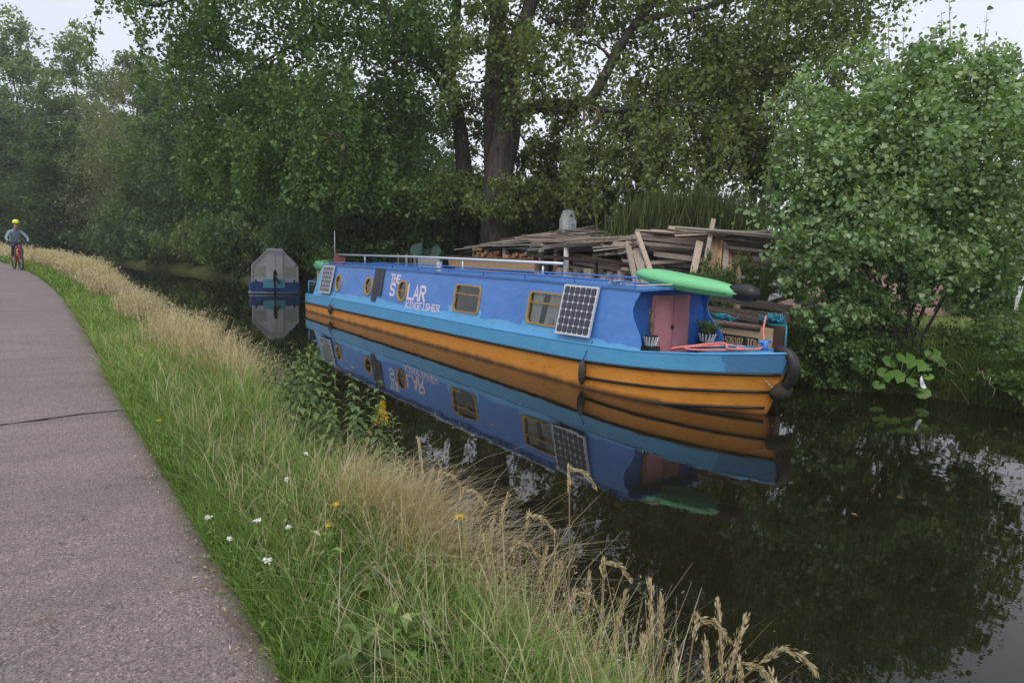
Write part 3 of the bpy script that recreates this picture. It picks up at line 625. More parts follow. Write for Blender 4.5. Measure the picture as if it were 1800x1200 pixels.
# ------------------------------------------------------------------ lettering (strokes on a 4 x 6 grid)
GLYPH = {
 'T': [[(0, 6), (4, 6)], [(2, 6), (2, 0)]], 'H': [[(0, 0), (0, 6)], [(4, 0), (4, 6)], [(0, 3), (4, 3)]],
 'E': [[(4, 6), (0, 6), (0, 0), (4, 0)], [(0, 3), (3.2, 3)]],
 'S': [[(4, 5.1), (3.2, 6), (.9, 6), (0, 5.2), (0, 4.1), (.9, 3.2), (3.1, 2.8), (4, 1.9), (4, .8), (3.1, 0), (.8, 0), (0, .9)]],
 'L': [[(0, 6), (0, 0), (4, 0)]], 'A': [[(0, 0), (2, 6), (4, 0)], [(.8, 2), (3.2, 2)]],
 'R': [[(0, 0), (0, 6), (3, 6), (4, 5.2), (4, 4), (3, 3.1), (0, 3.1)], [(1.8, 3.1), (4, 0)]],
 'K': [[(0, 0), (0, 6)], [(4, 6), (.4, 3), (4, 0)]], 'I': [[(2, 0), (2, 6)], [(.8, 6), (3.2, 6)], [(.8, 0), (3.2, 0)]],
 'N': [[(0, 0), (0, 6), (4, 0), (4, 6)]],
 'G': [[(4, 5), (3.1, 6), (1, 6), (0, 5), (0, 1), (1, 0), (3.1, 0), (4, 1), (4, 2.8), (2.4, 2.8)]],
 'F': [[(4, 6), (0, 6), (0, 0)], [(0, 3), (3.2, 3)]],
 'O': [[(1, 0), (0, 1.2), (0, 4.8), (1, 6), (3, 6), (4, 4.8), (4, 1.2), (3, 0), (1, 0)]],
 'W': [[(0, 6), (.9, 0), (2, 4.4), (3.1, 0), (4, 6)]],
 '5': [[(4, 6), (.4, 6), (.2, 3.4), (3, 3.6), (4, 2.6), (4, 1), (3, 0), (1, 0), (0, .8)]],
 '2': [[(0, 5), (1, 6), (3, 6), (4, 5), (4, 3.8), (0, 0), (4, 0)]],
 '6': [[(3.8, 5.6), (2.6, 6), (1, 6), (0, 4.4), (0, 1), (1, 0), (3, 0), (4, 1), (4, 2.4), (3, 3.3), (0, 2.6)]],
 '1': [[(.8, 5), (2, 6), (2, 0)]], '0': [[(1, 0), (0, 1.4), (0, 4.6), (1, 6), (3, 6), (4, 4.6), (4, 1.4), (3, 0), (1, 0)]],
 '7': [[(0, 6), (4, 6), (1.4, 0)]],
}
def glyph(ch, w, h, stroke, put, thick):
    """strokes of one letter; put(u, v, lift) maps letter space to the surface"""
    mb = MB()
    for li, line in enumerate(GLYPH[ch]):
        pts = [Vector((x / 4 * w, y / 6 * h)) for x, y in line]; k = len(pts); vs = []; hs = stroke / 2
        for i, p in enumerate(pts):
            d0 = (p - pts[i - 1]).normalized() if i else (pts[1] - p).normalized()
            d1 = (pts[i + 1] - p).normalized() if i < k - 1 else d0
            t = d0 + d1; t = t.normalized() if t.length > .05 else d1
            nn = Vector((-t.y, t.x)); kk = min(1.6, 1 / max(.5, nn.dot(Vector((-d1.y, d1.x)))))
            q = p - d0 * hs if i == 0 else p + d0 * hs if i == k - 1 else p
            for sgn in (1, -1):
                for lift in (0, thick + .0004 * li): vs.append(put(*(q + nn * hs * kk * sgn), lift))
        fs = []
        for i in range(k - 1):
            a, b = 4 * i, 4 * i + 4; fs += [(a + 1, a + 3, b + 3, b + 1), (a, a + 1, b + 1, b), (a + 2, b + 2, b + 3, a + 3)]
        fs += [(0, 2, 3, 1), (4 * k - 4, 4 * k - 3, 4 * k - 1, 4 * k - 2)]
        mb.add(vs, fs)
    return mb

# ------------------------------------------------------------------ the blue narrowboat (local x towards the bow, y away from the towpath)
def lerp_tab(tab, x):
    if x <= tab[0][0]: return tab[0][1]
    for (a, b), (c, d) in zip(tab, tab[1:]):
        if x <= c: return b + (d - b) * (x - a) / (c - a)
    return tab[-1][1]
NB_X0 = 13.2
def gun_z(x): return lerp_tab([(-8.3, .475), (-7.0, .51), (-5.2, .555), (2.5, .60), (4.3, .63), (6.4, .685), (7.3, .76), (8.2, .86)], x)
def strake_z(x): return lerp_tab([(-8.3, .25), (-3.8, .285), (-1.1, .31), (2.7, .35), (4.4, .38), (5.4, .41), (6.9, .485), (8.2, .575)], x)
def roof_z(x): return lerp_tab([(-6.8, 1.44), (-3, 1.505), (2.2, 1.545), (4, 1.57), (6.3, 1.565)], x)
def hull_w(x):
    if x > 5.2: t = min(1, (x - 5.2) / 3.0); return max(.035, 1.04 * (1 - t ** 2.4) ** .85)
    if x < -7.3: t = min(1, (-7.3 - x) / 1.02); return 1.04 * (.55 + .45 * math.sqrt(max(0, 1 - t * t)))
    return 1.04
def hull_pt(x, z, side=-1, out=0.):
    zg = gun_z(x); rake = (zg - z) * .36 * sm(6.2, 8.2, x)
    xx = x - rake; w = hull_w(x) * (1 - .05 * max(0, -z) - .10 * sm(5.5, 8.0, x) * max(0, zg - z))
    return Vector((xx, side * (w + out), z))
def side_pt(x, s, side=-1, out=0.):
    """on the sloping cabin side: s = 0 at the gunwale, 1 at the roof edge"""
    z0, z1 = gun_z(x) + .005, roof_z(x)
    return Vector((x, side * (.94 - .16 * s + out), z0 + (z1 - z0) * s + out * .16))
def s_of(x, z): z0, z1 = gun_z(x) + .005, roof_z(x); return (z - z0) / (z1 - z0)

M['busbar'] = mat('solar_busbar', (.16, .17, .20), .4, .1, 10)
def narrowboat():
    root = empty('narrowboat', (6.94 + 1.04, NB_X0, 0), R(-90), 'long blue and orange narrowboat with portholes, solar panels and pink front doors', 'narrowboat')
    xs = sorted(set(list(np.linspace(-8.3, -7.2, 8)) + list(np.linspace(-7, 5.2, 20)) + list(np.linspace(5.3, 8.2, 18))))
    # hull: orange below the top strake, light blue above
    t = NT('hull_orange'); v = t.coord('Object'); f = t.noise(v, 2.2, 6, .65)
    c = t.ramp(f, [(.3, (.66, .25, .03)), (.7, (.77, .32, .055))])
    streak = t.noise(t.coord('Object', (.9, 1, 6)), 3.5, 7, .7, .3)
    c = t.mix(t.ramp(streak, [(.56, (0, 0, 0)), (.74, (.7, .7, .7))]), c, (.20, .09, .03))
    sx = t.n('ShaderNodeSeparateXYZ'); t.l(v, sx.inputs[0])
    slime = t.math('ADD', sx.outputs[2], t.math('MULTIPLY', t.noise(v, 4, 5), .10))
    c = t.mix(t.ramp(slime, [(.055, (1, 1, 1)), (.13, (0, 0, 0))]), c, (.12, .055, .018))
    chip = t.noise(v, 16, 3, .5)
    c = t.mix(t.ramp(chip, [(.73, (0, 0, 0)), (.77, (.8, .8, .8))]), c, (.05, .03, .02))
    t.pbsdf(c, .42, 0, .5, f, .004); orange = t.mat
    t = NT('hull_blue'); v = t.coord('Object'); sx = t.n('ShaderNodeSeparateXYZ'); t.l(v, sx.inputs[0])
    f = t.noise(v, 2, 6, .6); c = t.ramp(f, [(.3, (.10, .36, .63)), (.7, (.12, .40, .69))])
    edge = t.math('ADD', sx.outputs[0], t.math('MULTIPLY', t.noise(v, 5, 3), .22))
    c = t.mix(t.ramp(t.math('SUBTRACT', edge, 7.18), [(.45, (0, 0, 0)), (.47, (1, 1, 1))]), c, (.085, .24, .45))
    scr = t.noise(t.coord('Object', (1.4, 1, 9)), 6, 4, .6)
    c = t.mix(t.ramp(scr, [(.70, (0, 0, 0)), (.74, (.6, .6, .6))]), c, (.32, .48, .6))
    rs = t.noise(t.coord('Object', (6, 6, .6)), 2.0, 6, .7); c = t.mix(t.ramp(rs, [(.62, (0, 0, 0)), (.78, (.5, .5, .5))]), c, (.12, .17, .22)); t.pbsdf(c, .38, 0, .5, f, .02); lblue = t.mat
    mb = MB(); rows = []
    def levels(x): zs, zg = strake_z(x), gun_z(x); return [-.45, -.2, 0, zs * .5, zs, (zs + zg) / 2, zg]
    for side in (-1, 1):
        vs = [hull_pt(x, z, side) for x in xs for z in levels(x)]; b = len(mb.v)
        mb.v += [tuple(p) for p in vs]
        for i in range(len(xs) - 1):
            for j in range(6):
                q = [b + i * 7 + j, b + (i + 1) * 7 + j, b + (i + 1) * 7 + j + 1, b + i * 7 + j + 1]
                mb.f.append(q if side < 0 else q[::-1]); mb.m.append(0 if j < 4 else 1)
    n = len(xs) * 7
    for j in range(6): mb.f.append([j, j + 1, n + j + 1, n + j]); mb.m.append(0 if j < 4 else 1)
    for j in range(6): mb.f.append([n - 7 + j, 2 * n - 7 + j, 2 * n - 6 + j, n - 6 + j]); mb.m.append(0 if j < 4 else 1)
    hull = mb.build('hull', [orange, lblue], root)
    # side decks, stern deck, fore deck, well
    mb = MB(); st = [x for x in xs]
    for i in range(len(st) - 1):
        a, b = st[i], st[i + 1]
        for side in (-1, 1):
            pa, pb = hull_pt(a, gun_z(a), side), hull_pt(b, gun_z(b), side)
            ia = 0 if (a < -6.9 or a > 7.15) else max(0, abs(pa.y) - .13) * side; ib = 0 if (b < -6.9 or a > 7.15) else max(0, abs(pb.y) - .13) * side
            if a < -6.9: ib = 0
            q = [pa, pb, Vector((pb.x, ib, pb.z + (.03 if a > 7.1 else 0))), Vector((pa.x, ia, pa.z + (.03 if a > 7.1 else 0)))]
            mb.add(q, [(0, 1, 2, 3) if side < 0 else (3, 2, 1, 0)])
    mb.box((6.48, 0, .40), (.86, 1.46, .03)); mb.box((7.17, 0, .58), (.03, 1.16, .38))
    mb.build('deck', M['steel_blue'], root)
    mb = MB()
    for side in (-1, 1): mb.tube([hull_pt(x, gun_z(x) + .012, side, -.012) for x in xs], .017, 6)
    mb.build('gunwale_edge', M['steel_blue'], root, True)
    # rubbing strakes
    for side in (-1, 1):
        mb = MB(); mb.tube([hull_pt(x, strake_z(x), side, .012) for x in xs], .024, 8); mb.build('rubbing_strake', M['strake'], root, True)
        for k, (d, x0) in enumerate(((.245, 5.45), (.475, 5.75))):
            mb = MB(); mb.tube([hull_pt(x, max(strake_z(x) - d, -.05 + .0 * k), side, .012) for x in np.linspace(x0, 8.17, 16)], .021, 8); mb.build('rubbing_strake', M['strake'], root, True)
    # cabin sides with their openings
    wins = [(1.12, 2.06, .80, 1.345), (3.65, 4.585, .825, 1.375)]; ports = [(-5.30, .985, .225), (-3.24, 1.02, .225), (-1.29, 1.04, .235)]
    t = NT('cabin_paint'); v = t.coord('Object'); sx = t.n('ShaderNodeSeparateXYZ'); t.l(v, sx.inputs[0])
    X, Z = sx.outputs[0], sx.outputs[2]
    f = t.noise(v, 1.6, 6, .6)
    royal = t.ramp(f, [(.3, (.062, .19, .53)), (.7, (.08, .23, .60))]); light = t.ramp(f, [(.3, (.10, .36, .63)), (.7, (.125, .41, .70))])
    n1 = t.noise(t.coord('Object', (1, .2, .3)), 1.1, 3, .5); n2 = t.noise(v, 9, 4, .6)
    thr = t.math('ADD', t.math('ADD', .60, t.math('MULTIPLY', n1, .24)), t.math('MULTIPLY', n2, .045))
    slope = t.math('MULTIPLY', X, .005)
    below = t.math('LESS_THAN', t.math('SUBTRACT', Z, slope), thr)
    def inbox(x0, x1, zt):
        wob_ = t.math('MULTIPLY', t.math('SUBTRACT', n2, .5), .12)
        xx = t.math('ADD', X, wob_); zx = t.math('ADD', Z, wob_)
        return t.math('MULTIPLY', t.math('MULTIPLY', t.math('GREATER_THAN', xx, x0), t.math('LESS_THAN', xx, x1)), t.math('LESS_THAN', zx, zt))
    m_ = below
    for bx in ((.93, 2.17, .90), (3.52, 4.7, .86), (-9, -6.42, 3)): m_ = t.math('MAXIMUM', m_, inbox(*bx))
    c = t.mix(m_, royal, light)
    old = t.noise(v, 2.4, 5, .6); c = t.mix(t.ramp(old, [(.66, (0, 0, 0)), (.76, (.35, .35, .35))]), c, (.085, .25, .52))
    run = t.noise(t.coord('Object', (7, 7, .5)), 2.4, 6, .65)
    c = t.mix(t.ramp(run, [(.56, (0, 0, 0)), (.78, (.42, .42, .42))]), c, (.05, .12, .25)); spot = t.noise(v, 22, 4, .7); c = t.mix(t.ramp(spot, [(.71, (0, 0, 0)), (.75, (.55, .55, .55))]), c, (.16, .09, .06))
    t.pbsdf(c, .40, 0, .5, t.noise(t.coord('Object', (.7, 1, 1)), 1.5, 3), .035); cabin_paint = t.mat
    for side in (-1, 1):
        mb = MB(); holes = [(a, b, c_, d, None) for a, b, c_, d in wins] + [(x - r_ - .03, x + r_ + .03, z - r_ - .03, z + r_ + .03, (x, z, r_)) for x, z, r_ in ports]
        cuts = sorted(set([-6.78, 6.13] + [q for h in holes for q in h[:2]] + [x for x in np.arange(-6, 6, 1.5) if not any(h[0] - .05 < x < h[1] + .05 for h in holes)]))
        P = lambda x, z: side_pt(x, s_of(x, z), side)
        for a, b in zip(cuts, cuts[1:]):
            h = [q for q in holes if abs(q[0] - a) < 1e-6 and abs(q[1] - b) < 1e-6]
            fl = (lambda q: q) if side < 0 else (lambda q: q[::-1])
            if not h: mb.add(fl([side_pt(a, 0, side), side_pt(b, 0, side), side_pt(b, 1, side), side_pt(a, 1, side)]), [(0, 1, 2, 3)]); continue
            _, _, z0, z1, circ = h[0]
            mb.add(fl([side_pt(a, 0, side), side_pt(b, 0, side), P(b, z0), P(a, z0)]), [(0, 1, 2, 3)])
            mb.add(fl([P(a, z1), P(b, z1), side_pt(b, 1, side), side_pt(a, 1, side)]), [(0, 1, 2, 3)])
            if circ:
                x, z, r_ = circ; N = 32; ring = []; outer = []
                for k in range(N):
                    th = 2 * math.pi * k / N; cx, sx_ = math.cos(th), math.sin(th); kk = 1 / max(abs(cx), abs(sx_))
                    ring.append(P(x + r_ * cx, z + r_ * sx_)); outer.append(P(x + (r_ + .03) * cx * kk, z + (r_ + .03) * sx_ * kk))
                for k in range(N): mb.add(fl([outer[k], outer[(k + 1) % N], ring[(k + 1) % N], ring[k]]), [(0, 1, 2, 3)])
        # raked after end
        e0, e1 = side_pt(-6.78, 0, side), side_pt(-6.78, 1, side)
        mb.add([e0, e1, Vector((-7.23, side * .94, gun_z(-7.2) + .005))], [(0, 1, 2)])
        # wavy wing ahead of the front bulkhead
        prof = [(6.13 + d, s) for d, s in ((.29, 0), (.30, .12), (.25, .25), (.14, .40), (.045, .54), (.012, .66), (.03, .78), (.09, .90), (.11, 1.0))]
        for (xa, sa), (xb, sb) in zip(prof, prof[1:]):
            mb.add([side_pt(6.13, sa, side), side_pt(xa, sa, side), side_pt(xb, sb, side), side_pt(6.13, sb, side)], [(0, 1, 2, 3)])
            mb.add([side_pt(6.13, sa, side, -.012), side_pt(xa, sa, side, -.012), side_pt(xb, sb, side, -.012), side_pt(6.13, sb, side, -.012)], [(3, 2, 1, 0)])
            mb.add([side_pt(xa, sa, side), side_pt(xa, sa, side, -.012), side_pt(xb, sb, side, -.012), side_pt(xb, sb, side)], [(0, 1, 2, 3)])
        mb.build('cabin_side', cabin_paint, root)
    # roof with a little crown, overhanging the front doors
    mb = MB(); rx = [-6.8, -4, -1, 2, 4, 6.13, 6.30]; ny = 9
    for zo in (0, -.03):
        b = len(mb.v)
        for x in rx:
            for j in range(ny):
                y = -.80 + 1.6 * j / (ny - 1); mb.v.append((x, y, roof_z(x) + zo + .005 + .022 * (1 - (y / .8) ** 2)))
        for i in range(len(rx) - 1):
            for j in range(ny - 1):
                q = [b + i * ny + j, b + (i + 1) * ny + j, b + (i + 1) * ny + j + 1, b + i * ny + j + 1]; mb.f.append(q if zo == 0 else q[::-1]); mb.m.append(0)
    n = len(rx) * ny; a = (len(rx) - 1) * ny
    for j in range(ny - 1): mb.f.append([a + j, n + a + j, n + a + j + 1, a + j + 1]); mb.m.append(0)
    for i in range(len(rx) - 1): mb.f.append([i * ny, n + i * ny, n + (i + 1) * ny, (i + 1) * ny]); mb.m.append(0)
    mb.build('roof', M['roof'], root, False)
    for side in (-1, 1):
        mb = MB(); pts = [Vector((x, side * .70, roof_z(x) + .085)) for x in np.linspace(-6.6, 6.05, 24)]
        mb.tube(pts, .016, 6)
        for x in np.arange(-6.3, 6.2, 1.37): mb.tube([(x, side * .70, roof_z(x) + .01), (x, side * .70, roof_z(x) + .085)], .012, 6)
        mb.build('handrail', M['rail_blue'], root, True)
    # bulkheads
    inner = mat('bulkhead_blue', (.022, .10, .36), .45, .2, 3, dirt=(.02, .05, .16), dirt_amt=.4)
    mb = MB(); mb.prism([(6.05, -.93, .42), (6.05, .93, .42), (6.05, .93, gun_z(6)), (6.05, .775, roof_z(6) - .02), (6.05, -.775, roof_z(6) - .02), (6.05, -.93, gun_z(6))], (.03, 0, 0)); mb.build('front_bulkhead', inner, root)
    mb = MB(); mb.prism([(-6.8, -.775, 1.43), (-6.8, .775, 1.43), (-7.22, .93, .52), (-7.22, -.93, .52)], (.03, 0, 0)); mb.build('rear_bulkhead', M['steel_blue'], root)
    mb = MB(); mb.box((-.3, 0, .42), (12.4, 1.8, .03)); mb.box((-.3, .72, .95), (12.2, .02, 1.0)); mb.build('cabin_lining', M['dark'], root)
    # pink doors
    for y0, y1, rot in ((-.40, .005, .05), (.012, .44, 0.)):
        mb = MB(); mb.box((0, (y1 - y0) / 2, .475), (.03, y1 - y0, .95)); mb.box((.018, (y1 - y0) / 2, .475), (.012, (y1 - y0) * .72, .82))
        d = mb.build('door', M['pink'], root, loc=(6.10, y0, .515)); d.rotation_euler.z = -rot
        if y0 > 0: k = MB(); k.lathe((.02, .035, .47), [(.01, 0), (.03, .012), (.03, .03), (.012, .045)], 10, axis=Vector((1, 0, 0))); k.build('handle', M['strake'], d, True)
    mb = MB(); mb.box((6.14, .02, .49), (.12, .95, .04)); mb.build('door_step', M['pink'], root)
    # windows
    def strip_on_side(mb, loop, w, out, th):
        """frame of width w along a closed loop of (x, z) on the near side"""
        n = len(loop); cx = sum(p[0] for p in loop) / n; cz = sum(p[1] for p in loop) / n; vs = []
        for x, z in loop:
            dx, dz = x - cx, z - cz; k = 1 + w / max(.05, math.hypot(dx, dz)) * 1.0
            for q, o in (((x, z), out + th), ((cx + dx * k, cz + dz * k), out + th), ((x, z), -.03), ((cx + dx * k, cz + dz * k), 0)):
                vs.append(side_pt(q[0], s_of(*q), -1, o))
        fs = []
        for i in range(n):
            a, b = 4 * i, 4 * ((i + 1) % n); fs += [(a, b, b + 1, a + 1), (a, a + 2, b + 2, b), (a + 1, b + 1, b + 3, a + 3)]
        mb.add(vs, fs)
    tg = NT('window_glass'); gl = tg.n('ShaderNodeBsdfGlossy'); gl.inputs['Roughness'].default_value = .02; gl.inputs['Color'].default_value = (.9, .9, .9, 1)
    trn = tg.n('ShaderNodeBsdfTransparent'); trn.inputs[0].default_value = (.75, .78, .76, 1); fr = tg.n('ShaderNodeFresnel'); fr.inputs[0].default_value = 1.5
    mx = tg.n('ShaderNodeMixShader'); tg.l(tg.math('MINIMUM', tg.math('ADD', fr.outputs[0], .02), 1), mx.inputs[0]); tg.l(trn.outputs[0], mx.inputs[1]); tg.l(gl.outputs[0], mx.inputs[2]); tg.l(mx.outputs[0], tg.out.inputs[0]); glass = tg.mat
    M['glass'] = glass
    def rrect(a, b, c_, d, r_, k=5):
        out = []
        for cx, cz, t0 in ((b - r_, d - r_, 0), (a + r_, d - r_, 90), (a + r_, c_ + r_, 180), (b - r_, c_ + r_, 270)):
            for i in range(k): th = R(t0 + 90 * i / (k - 1)); out.append((cx + r_ * math.cos(th), cz + r_ * math.sin(th)))
        return out
    for wi, (a, b, c_, d) in enumerate(wins):
        mb = MB(); loop = rrect(a + .025, b - .025, c_ + .025, d - .025, .07); strip_on_side(mb, loop, .05, .004, .016)
        fr_ = mb.build('window_frame', M['brass'], root)
        zb = c_ + (d - c_) * .66; mb = MB(); mb.bar(side_pt(a + .02, s_of(a, zb), -1, .006), side_pt(b - .02, s_of(b, zb), -1, .006), .02, .026); mb.build('glazing_bar', M['brass'], fr_)
        for z0, z1 in ((c_ + .01, zb), (zb, d - .01)):
            mb = MB(); mb.add([side_pt(a, s_of(a, z0), -1, -.012), side_pt(b, s_of(b, z0), -1, -.012), side_pt(b, s_of(b, z1), -1, -.012), side_pt(a, s_of(a, z1), -1, -.012)], [(0, 1, 2, 3)]); mb.build('pane', glass, fr_)
        for x0, x1, x0b, x1b in (((a + .02, a + .33, a + .02, a + .27), (a + .50, b, a + .40, b)) if wi else ((a, b, a, b),)):
            mb = MB(); N = 18; vs = []
            for i in range(N + 1):
                for (p0, p1, s_) in ((x0b, x1b, s_of(a, c_) - .02), (x0, x1, s_of(a, d) + .02)):
                    x = p0 + (p1 - p0) * i / N; vs.append(side_pt(x, s_, -1, -.07 + .016 * math.sin(i * 1.9)))
            mb.add(vs, [(2 * i, 2 * i + 2, 2 * i + 3, 2 * i + 1) for i in range(N)])
            cm = M['curtain'] if wi else mat('reflected_foliage_tone', (.045, .05, .042), .8, .35, 7, dirt=(.16, .16, .10), dirt_amt=.4)  # first window: mottled dark green painted in as foliage reflected in the glass
            mb.build('curtain' if wi else 'pane_backing', cm, fr_, True)
        if wi:   # a bottle and a small white lamp on the sill
            mb = MB(); mb.lathe((4.28, -.83, .845), [(.035, 0), (.045, .03), (.04, .09), (.015, .12), (.005, .125)], 12); mb.build('sill_lamp', M['white'], fr_, True)
            mb = MB(); mb.lathe((4.47, -.84, .845), [(.03, 0), (.032, .05), (.03, .14), (.03, .2), (.012, .25), (.012, .28)], 12); o = mb.build('bottle', mat('bottle_print', (.22, .25, .32), .4, .9, 9), fr_, True)
    for px_, pz_, pr_ in ports:
        mb = MB(); loop = [(px_ + (pr_ - .035) * math.cos(2 * math.pi * i / 32), pz_ + (pr_ - .035) * math.sin(2 * math.pi * i / 32)) for i in range(32)]
        strip_on_side(mb, loop, .055, .004, .016); fr_ = mb.build('porthole_frame', M['brass'], root)
        mb = MB(); mb.bar(side_pt(px_ - pr_ + .02, s_of(px_, pz_), -1, .006), side_pt(px_ + pr_ - .02, s_of(px_, pz_), -1, .006), .02, .026); mb.build('glazing_bar', M['brass'], fr_)
        mb = MB(); mb.add([side_pt(x, s_of(x, z), -1, -.012) for x, z in [(px_ + pr_ * math.cos(2 * math.pi * i / 24), pz_ + pr_ * math.sin(2 * math.pi * i / 24)) for i in range(24)]], [tuple(range(24))]); mb.build('pane', glass, fr_)
        mb = MB(); mb.add([side_pt(px_ + a, s_of(px_, pz_ + b), -1, -.10) for a, b in ((-.3, -.3), (.3, -.3), (.3, .3), (-.3, .3))], [(0, 1, 2, 3)]); mb.build('pane_backing', mat('porthole_blind', (.09, .088, .07), .8, .4, 6), fr_)
    # solar panels hung on the cabin side
    def panel(x0, x1, z0, z1, lean=.035):
        def P(u, v_, o): x = x0 + (x1 - x0) * u; z = z0 + (z1 - z0) * v_; return side_pt(x, s_of((x0 + x1) / 2, z), -1, .03 + lean * (1 - v_) + o)
        fr = MB(); w = .028 / (x1 - x0); h = .028 / (z1 - z0)
        fr.add([P(0, 0, 0), P(1, 0, 0), P(1, 1, 0), P(0, 1, 0), P(0, 0, .035), P(1, 0, .035), P(1, 1, .035), P(0, 1, .035), P(w, h, .035), P(1 - w, h, .035), P(1 - w, 1 - h, .035), P(w, 1 - h, .035)],
               [(0, 3, 2, 1), (0, 1, 5, 4), (1, 2, 6, 5), (2, 3, 7, 6), (3, 0, 4, 7), (4, 5, 9, 8), (5, 6, 10, 9), (6, 7, 11, 10), (7, 4, 8, 11)])
        o = fr.build('solar_panel', M['alu'], root)
        b = MB(); b.add([P(w, h, .031), P(1 - w, h, .031), P(1 - w, 1 - h, .031), P(w, 1 - h, .031)], [(0, 1, 2, 3)]); b.build('backing_sheet', M['white_sheet'], o)
        cu, cv = (1 - 2 * w) / 6, (1 - 2 * h) / 6
        for i in range(6):
            for j in range(6):
                u0, v0 = w + cu * i + cu * .025, h + cv * j + cv * .02; u1, v1 = u0 + cu * .95, v0 + cv * .96; k, q = cu * .17, cv * .17
                c8 = [(u0 + k, v0), (u1 - k, v0), (u1, v0 + q), (u1, v1 - q), (u1 - k, v1), (u0 + k, v1), (u0, v1 - q), (u0, v0 + q)]
                cb = MB(); cb.add([P(*p, .0325) for p in c8], [tuple(range(8))])
                for du in (.36, .64): uu = u0 + (u1 - u0) * du; cb.add([P(uu - cu * .011, v0, .0335), P(uu + cu * .011, v0, .0335), P(uu + cu * .011, v1, .0335), P(uu - cu * .011, v1, .0335)], [(0, 1, 2, 3)], 1)
                cb.build('cell', [M['cell'], M['busbar']], o)
        return o
    panel(-6.50, -5.66, .64, 1.425); panel(4.60, 5.42, .75, 1.54)
    fo = MB(); fo.bar(side_pt(-2.95, .97, -1, .012), side_pt(-2.36, .97, -1, .012), .02, .03); fold = fo.build('folding_solar_panel', M['fold'], root)
    for cx, segs in ((-2.795, [(1.25, 1.47), (1.03, 1.24), (.82, 1.02), (.68, .81)]), (-2.51, [(1.25, 1.48), (1.03, 1.24), (.83, 1.02)])):
        for z0, z1 in segs:
            q = MB(); a, b = cx - .135, cx + .135; P = lambda x, z, o: side_pt(x, s_of(-2.65, z), -1, o)
            q.add([P(a, z0, .012), P(b, z0, .012), P(b, z1, .012), P(a, z1, .012), P(a, z0, .026), P(b, z0, .026), P(b, z1, .024), P(a, z1, .024)], [(0, 3, 2, 1), (4, 5, 6, 7), (0, 1, 5, 4), (1, 2, 6, 5), (2, 3, 7, 6), (3, 0, 4, 7)])
            q.build('fabric_panel', M['fold'], fold)
    # lettering on the cabin side
    le = link('lettering', None, root); le.empty_display_size = .1
    def word(txt, x0, x1, z0l, z1l, z0r, stroke, fill=.72):
        n = len(txt); pitch = (x1 - x0) / (n - 1 + fill); w = pitch * fill; h = z1l - z0l
        for i, ch in enumerate(txt):
            def put(u, v_, lift, i=i):
                x = x0 + pitch * i + u; zb = z0l + (z0r - z0l) * (x - x0) / (x1 - x0); return side_pt(x, s_of(x, zb + v_), -1, .002 + lift)
            glyph(ch, w, h, stroke, put, .003).build('letter', M['letter'], le)
    word('THE', -1.98, -1.50, 1.215, 1.385, 1.205, .040); word('S', -1.93, -1.70, .90, 1.165, .90, .055, 1.0)
    word('LAR', -.99, -.17, .885, 1.185, .89, .062, .76); word('KINGFISHER', -1.00, .55, .675, .81, .715, .026, .72)
    # bow furniture
    mb = MB(); mb.tube([(7.68, .16, .80), (7.68, .16, .97)], .05, 10); mb.tube([(7.68, .04, .945), (7.68, .28, .945)], .022, 8); mb.lathe((7.68, .16, .80), [(.10, 0), (.10, .012), (.04, .02)], 12); mb.build('mooring_stud', M['rail_blue'], root, True)
    # stern rail, and the tiller post
    mb = MB(); zt = .90
    arc = [(-6.95, -.86), (-7.4, -.95), (-7.9, -.86), (-8.15, -.55), (-8.2, 0), (-8.15, .55), (-7.9, .86), (-7.4, .95), (-6.95, .86)]
    mb.tube([(x, y * .97, zt) for x, y in arc], .017, 6)
    for x, y in (arc[2], arc[3], arc[5], arc[6]): mb.tube([(x, y * .97, .47), (x, y * .97, zt)], .02, 6)
    mb.build('stern_rail', M['steel_blue'], root, True)
    mb = MB(); mb.tube([(-8.05, 0, .47), (-8.05, 0, .98), (-7.6, 0, 1.06)], .022, 8); mb.build('tiller', M['rail_blue'], root, True)
    # small white vent on the roof edge, and the thin mast aft
    mb = MB(); mb.box((-.04, -.60, 1.60), (.10, .06, .10)); mb.bar((-.09, -.60, 1.65), (-.11, -.60, 1.75), .05, .012); mb.bar((-.03, -.60, 1.65), (-.03, -.60, 1.76), .05, .012); mb.bar((.03, -.60, 1.65), (.05, -.60, 1.75), .05, .012); mb.build('roof_vent', M['alu'], root)
    mb = MB(); mb.tube([(-6.68, -.45, 1.44), (-6.70, -.45, 2.45)], [.018, .012], 6); mb.build('mast', M['grey_metal'], root, True)
    mb = MB(); mb.box((-6.38, -.42, 1.58), (.10, .30, .22), m=0, jit=.02); mb.tube([(-6.42, -.5, 1.6), (-6.42, -.5, 1.78)], .03, 6); mb.build('red_locker', mat('faded_red', (.24, .06, .05), .7, .3, 8), root)
    # ---- things that lie on or hang from the boat (each its own object)
    W = lambda x, y, z: Vector((7.98 + y, NB_X0 - x, z))
    def fender(x, z0, z1, zr, label):
        p = hull_pt(x, z0); b = W(p.x, p.y - .075, z0); o = empty('hull_fender', b, 0, label, 'fender', 'fenders hanging along the hull')
        h = z1 - z0; f_ = MB(); f_.lathe((0, 0, 0), [(.022, 0), (.03, .03), (.055, .07), (.062, h * .5), (.055, h - .07), (.03, h - .03), (.022, h)], 12); f_.build('float', M['fender'], o, True)
        r_ = MB(); top = W(x, -.93, zr) - b; r_.tube([(0, 0, h - .01), (top.x * .35, -.01, h + .14), (top.x, .0, top.z)], .006, 5); r_.build('rope', M['black'], o, True)
    fender(5.42, .06, .43, .72, 'dark grey boat fender hanging beside the larger solar panel near the bow')
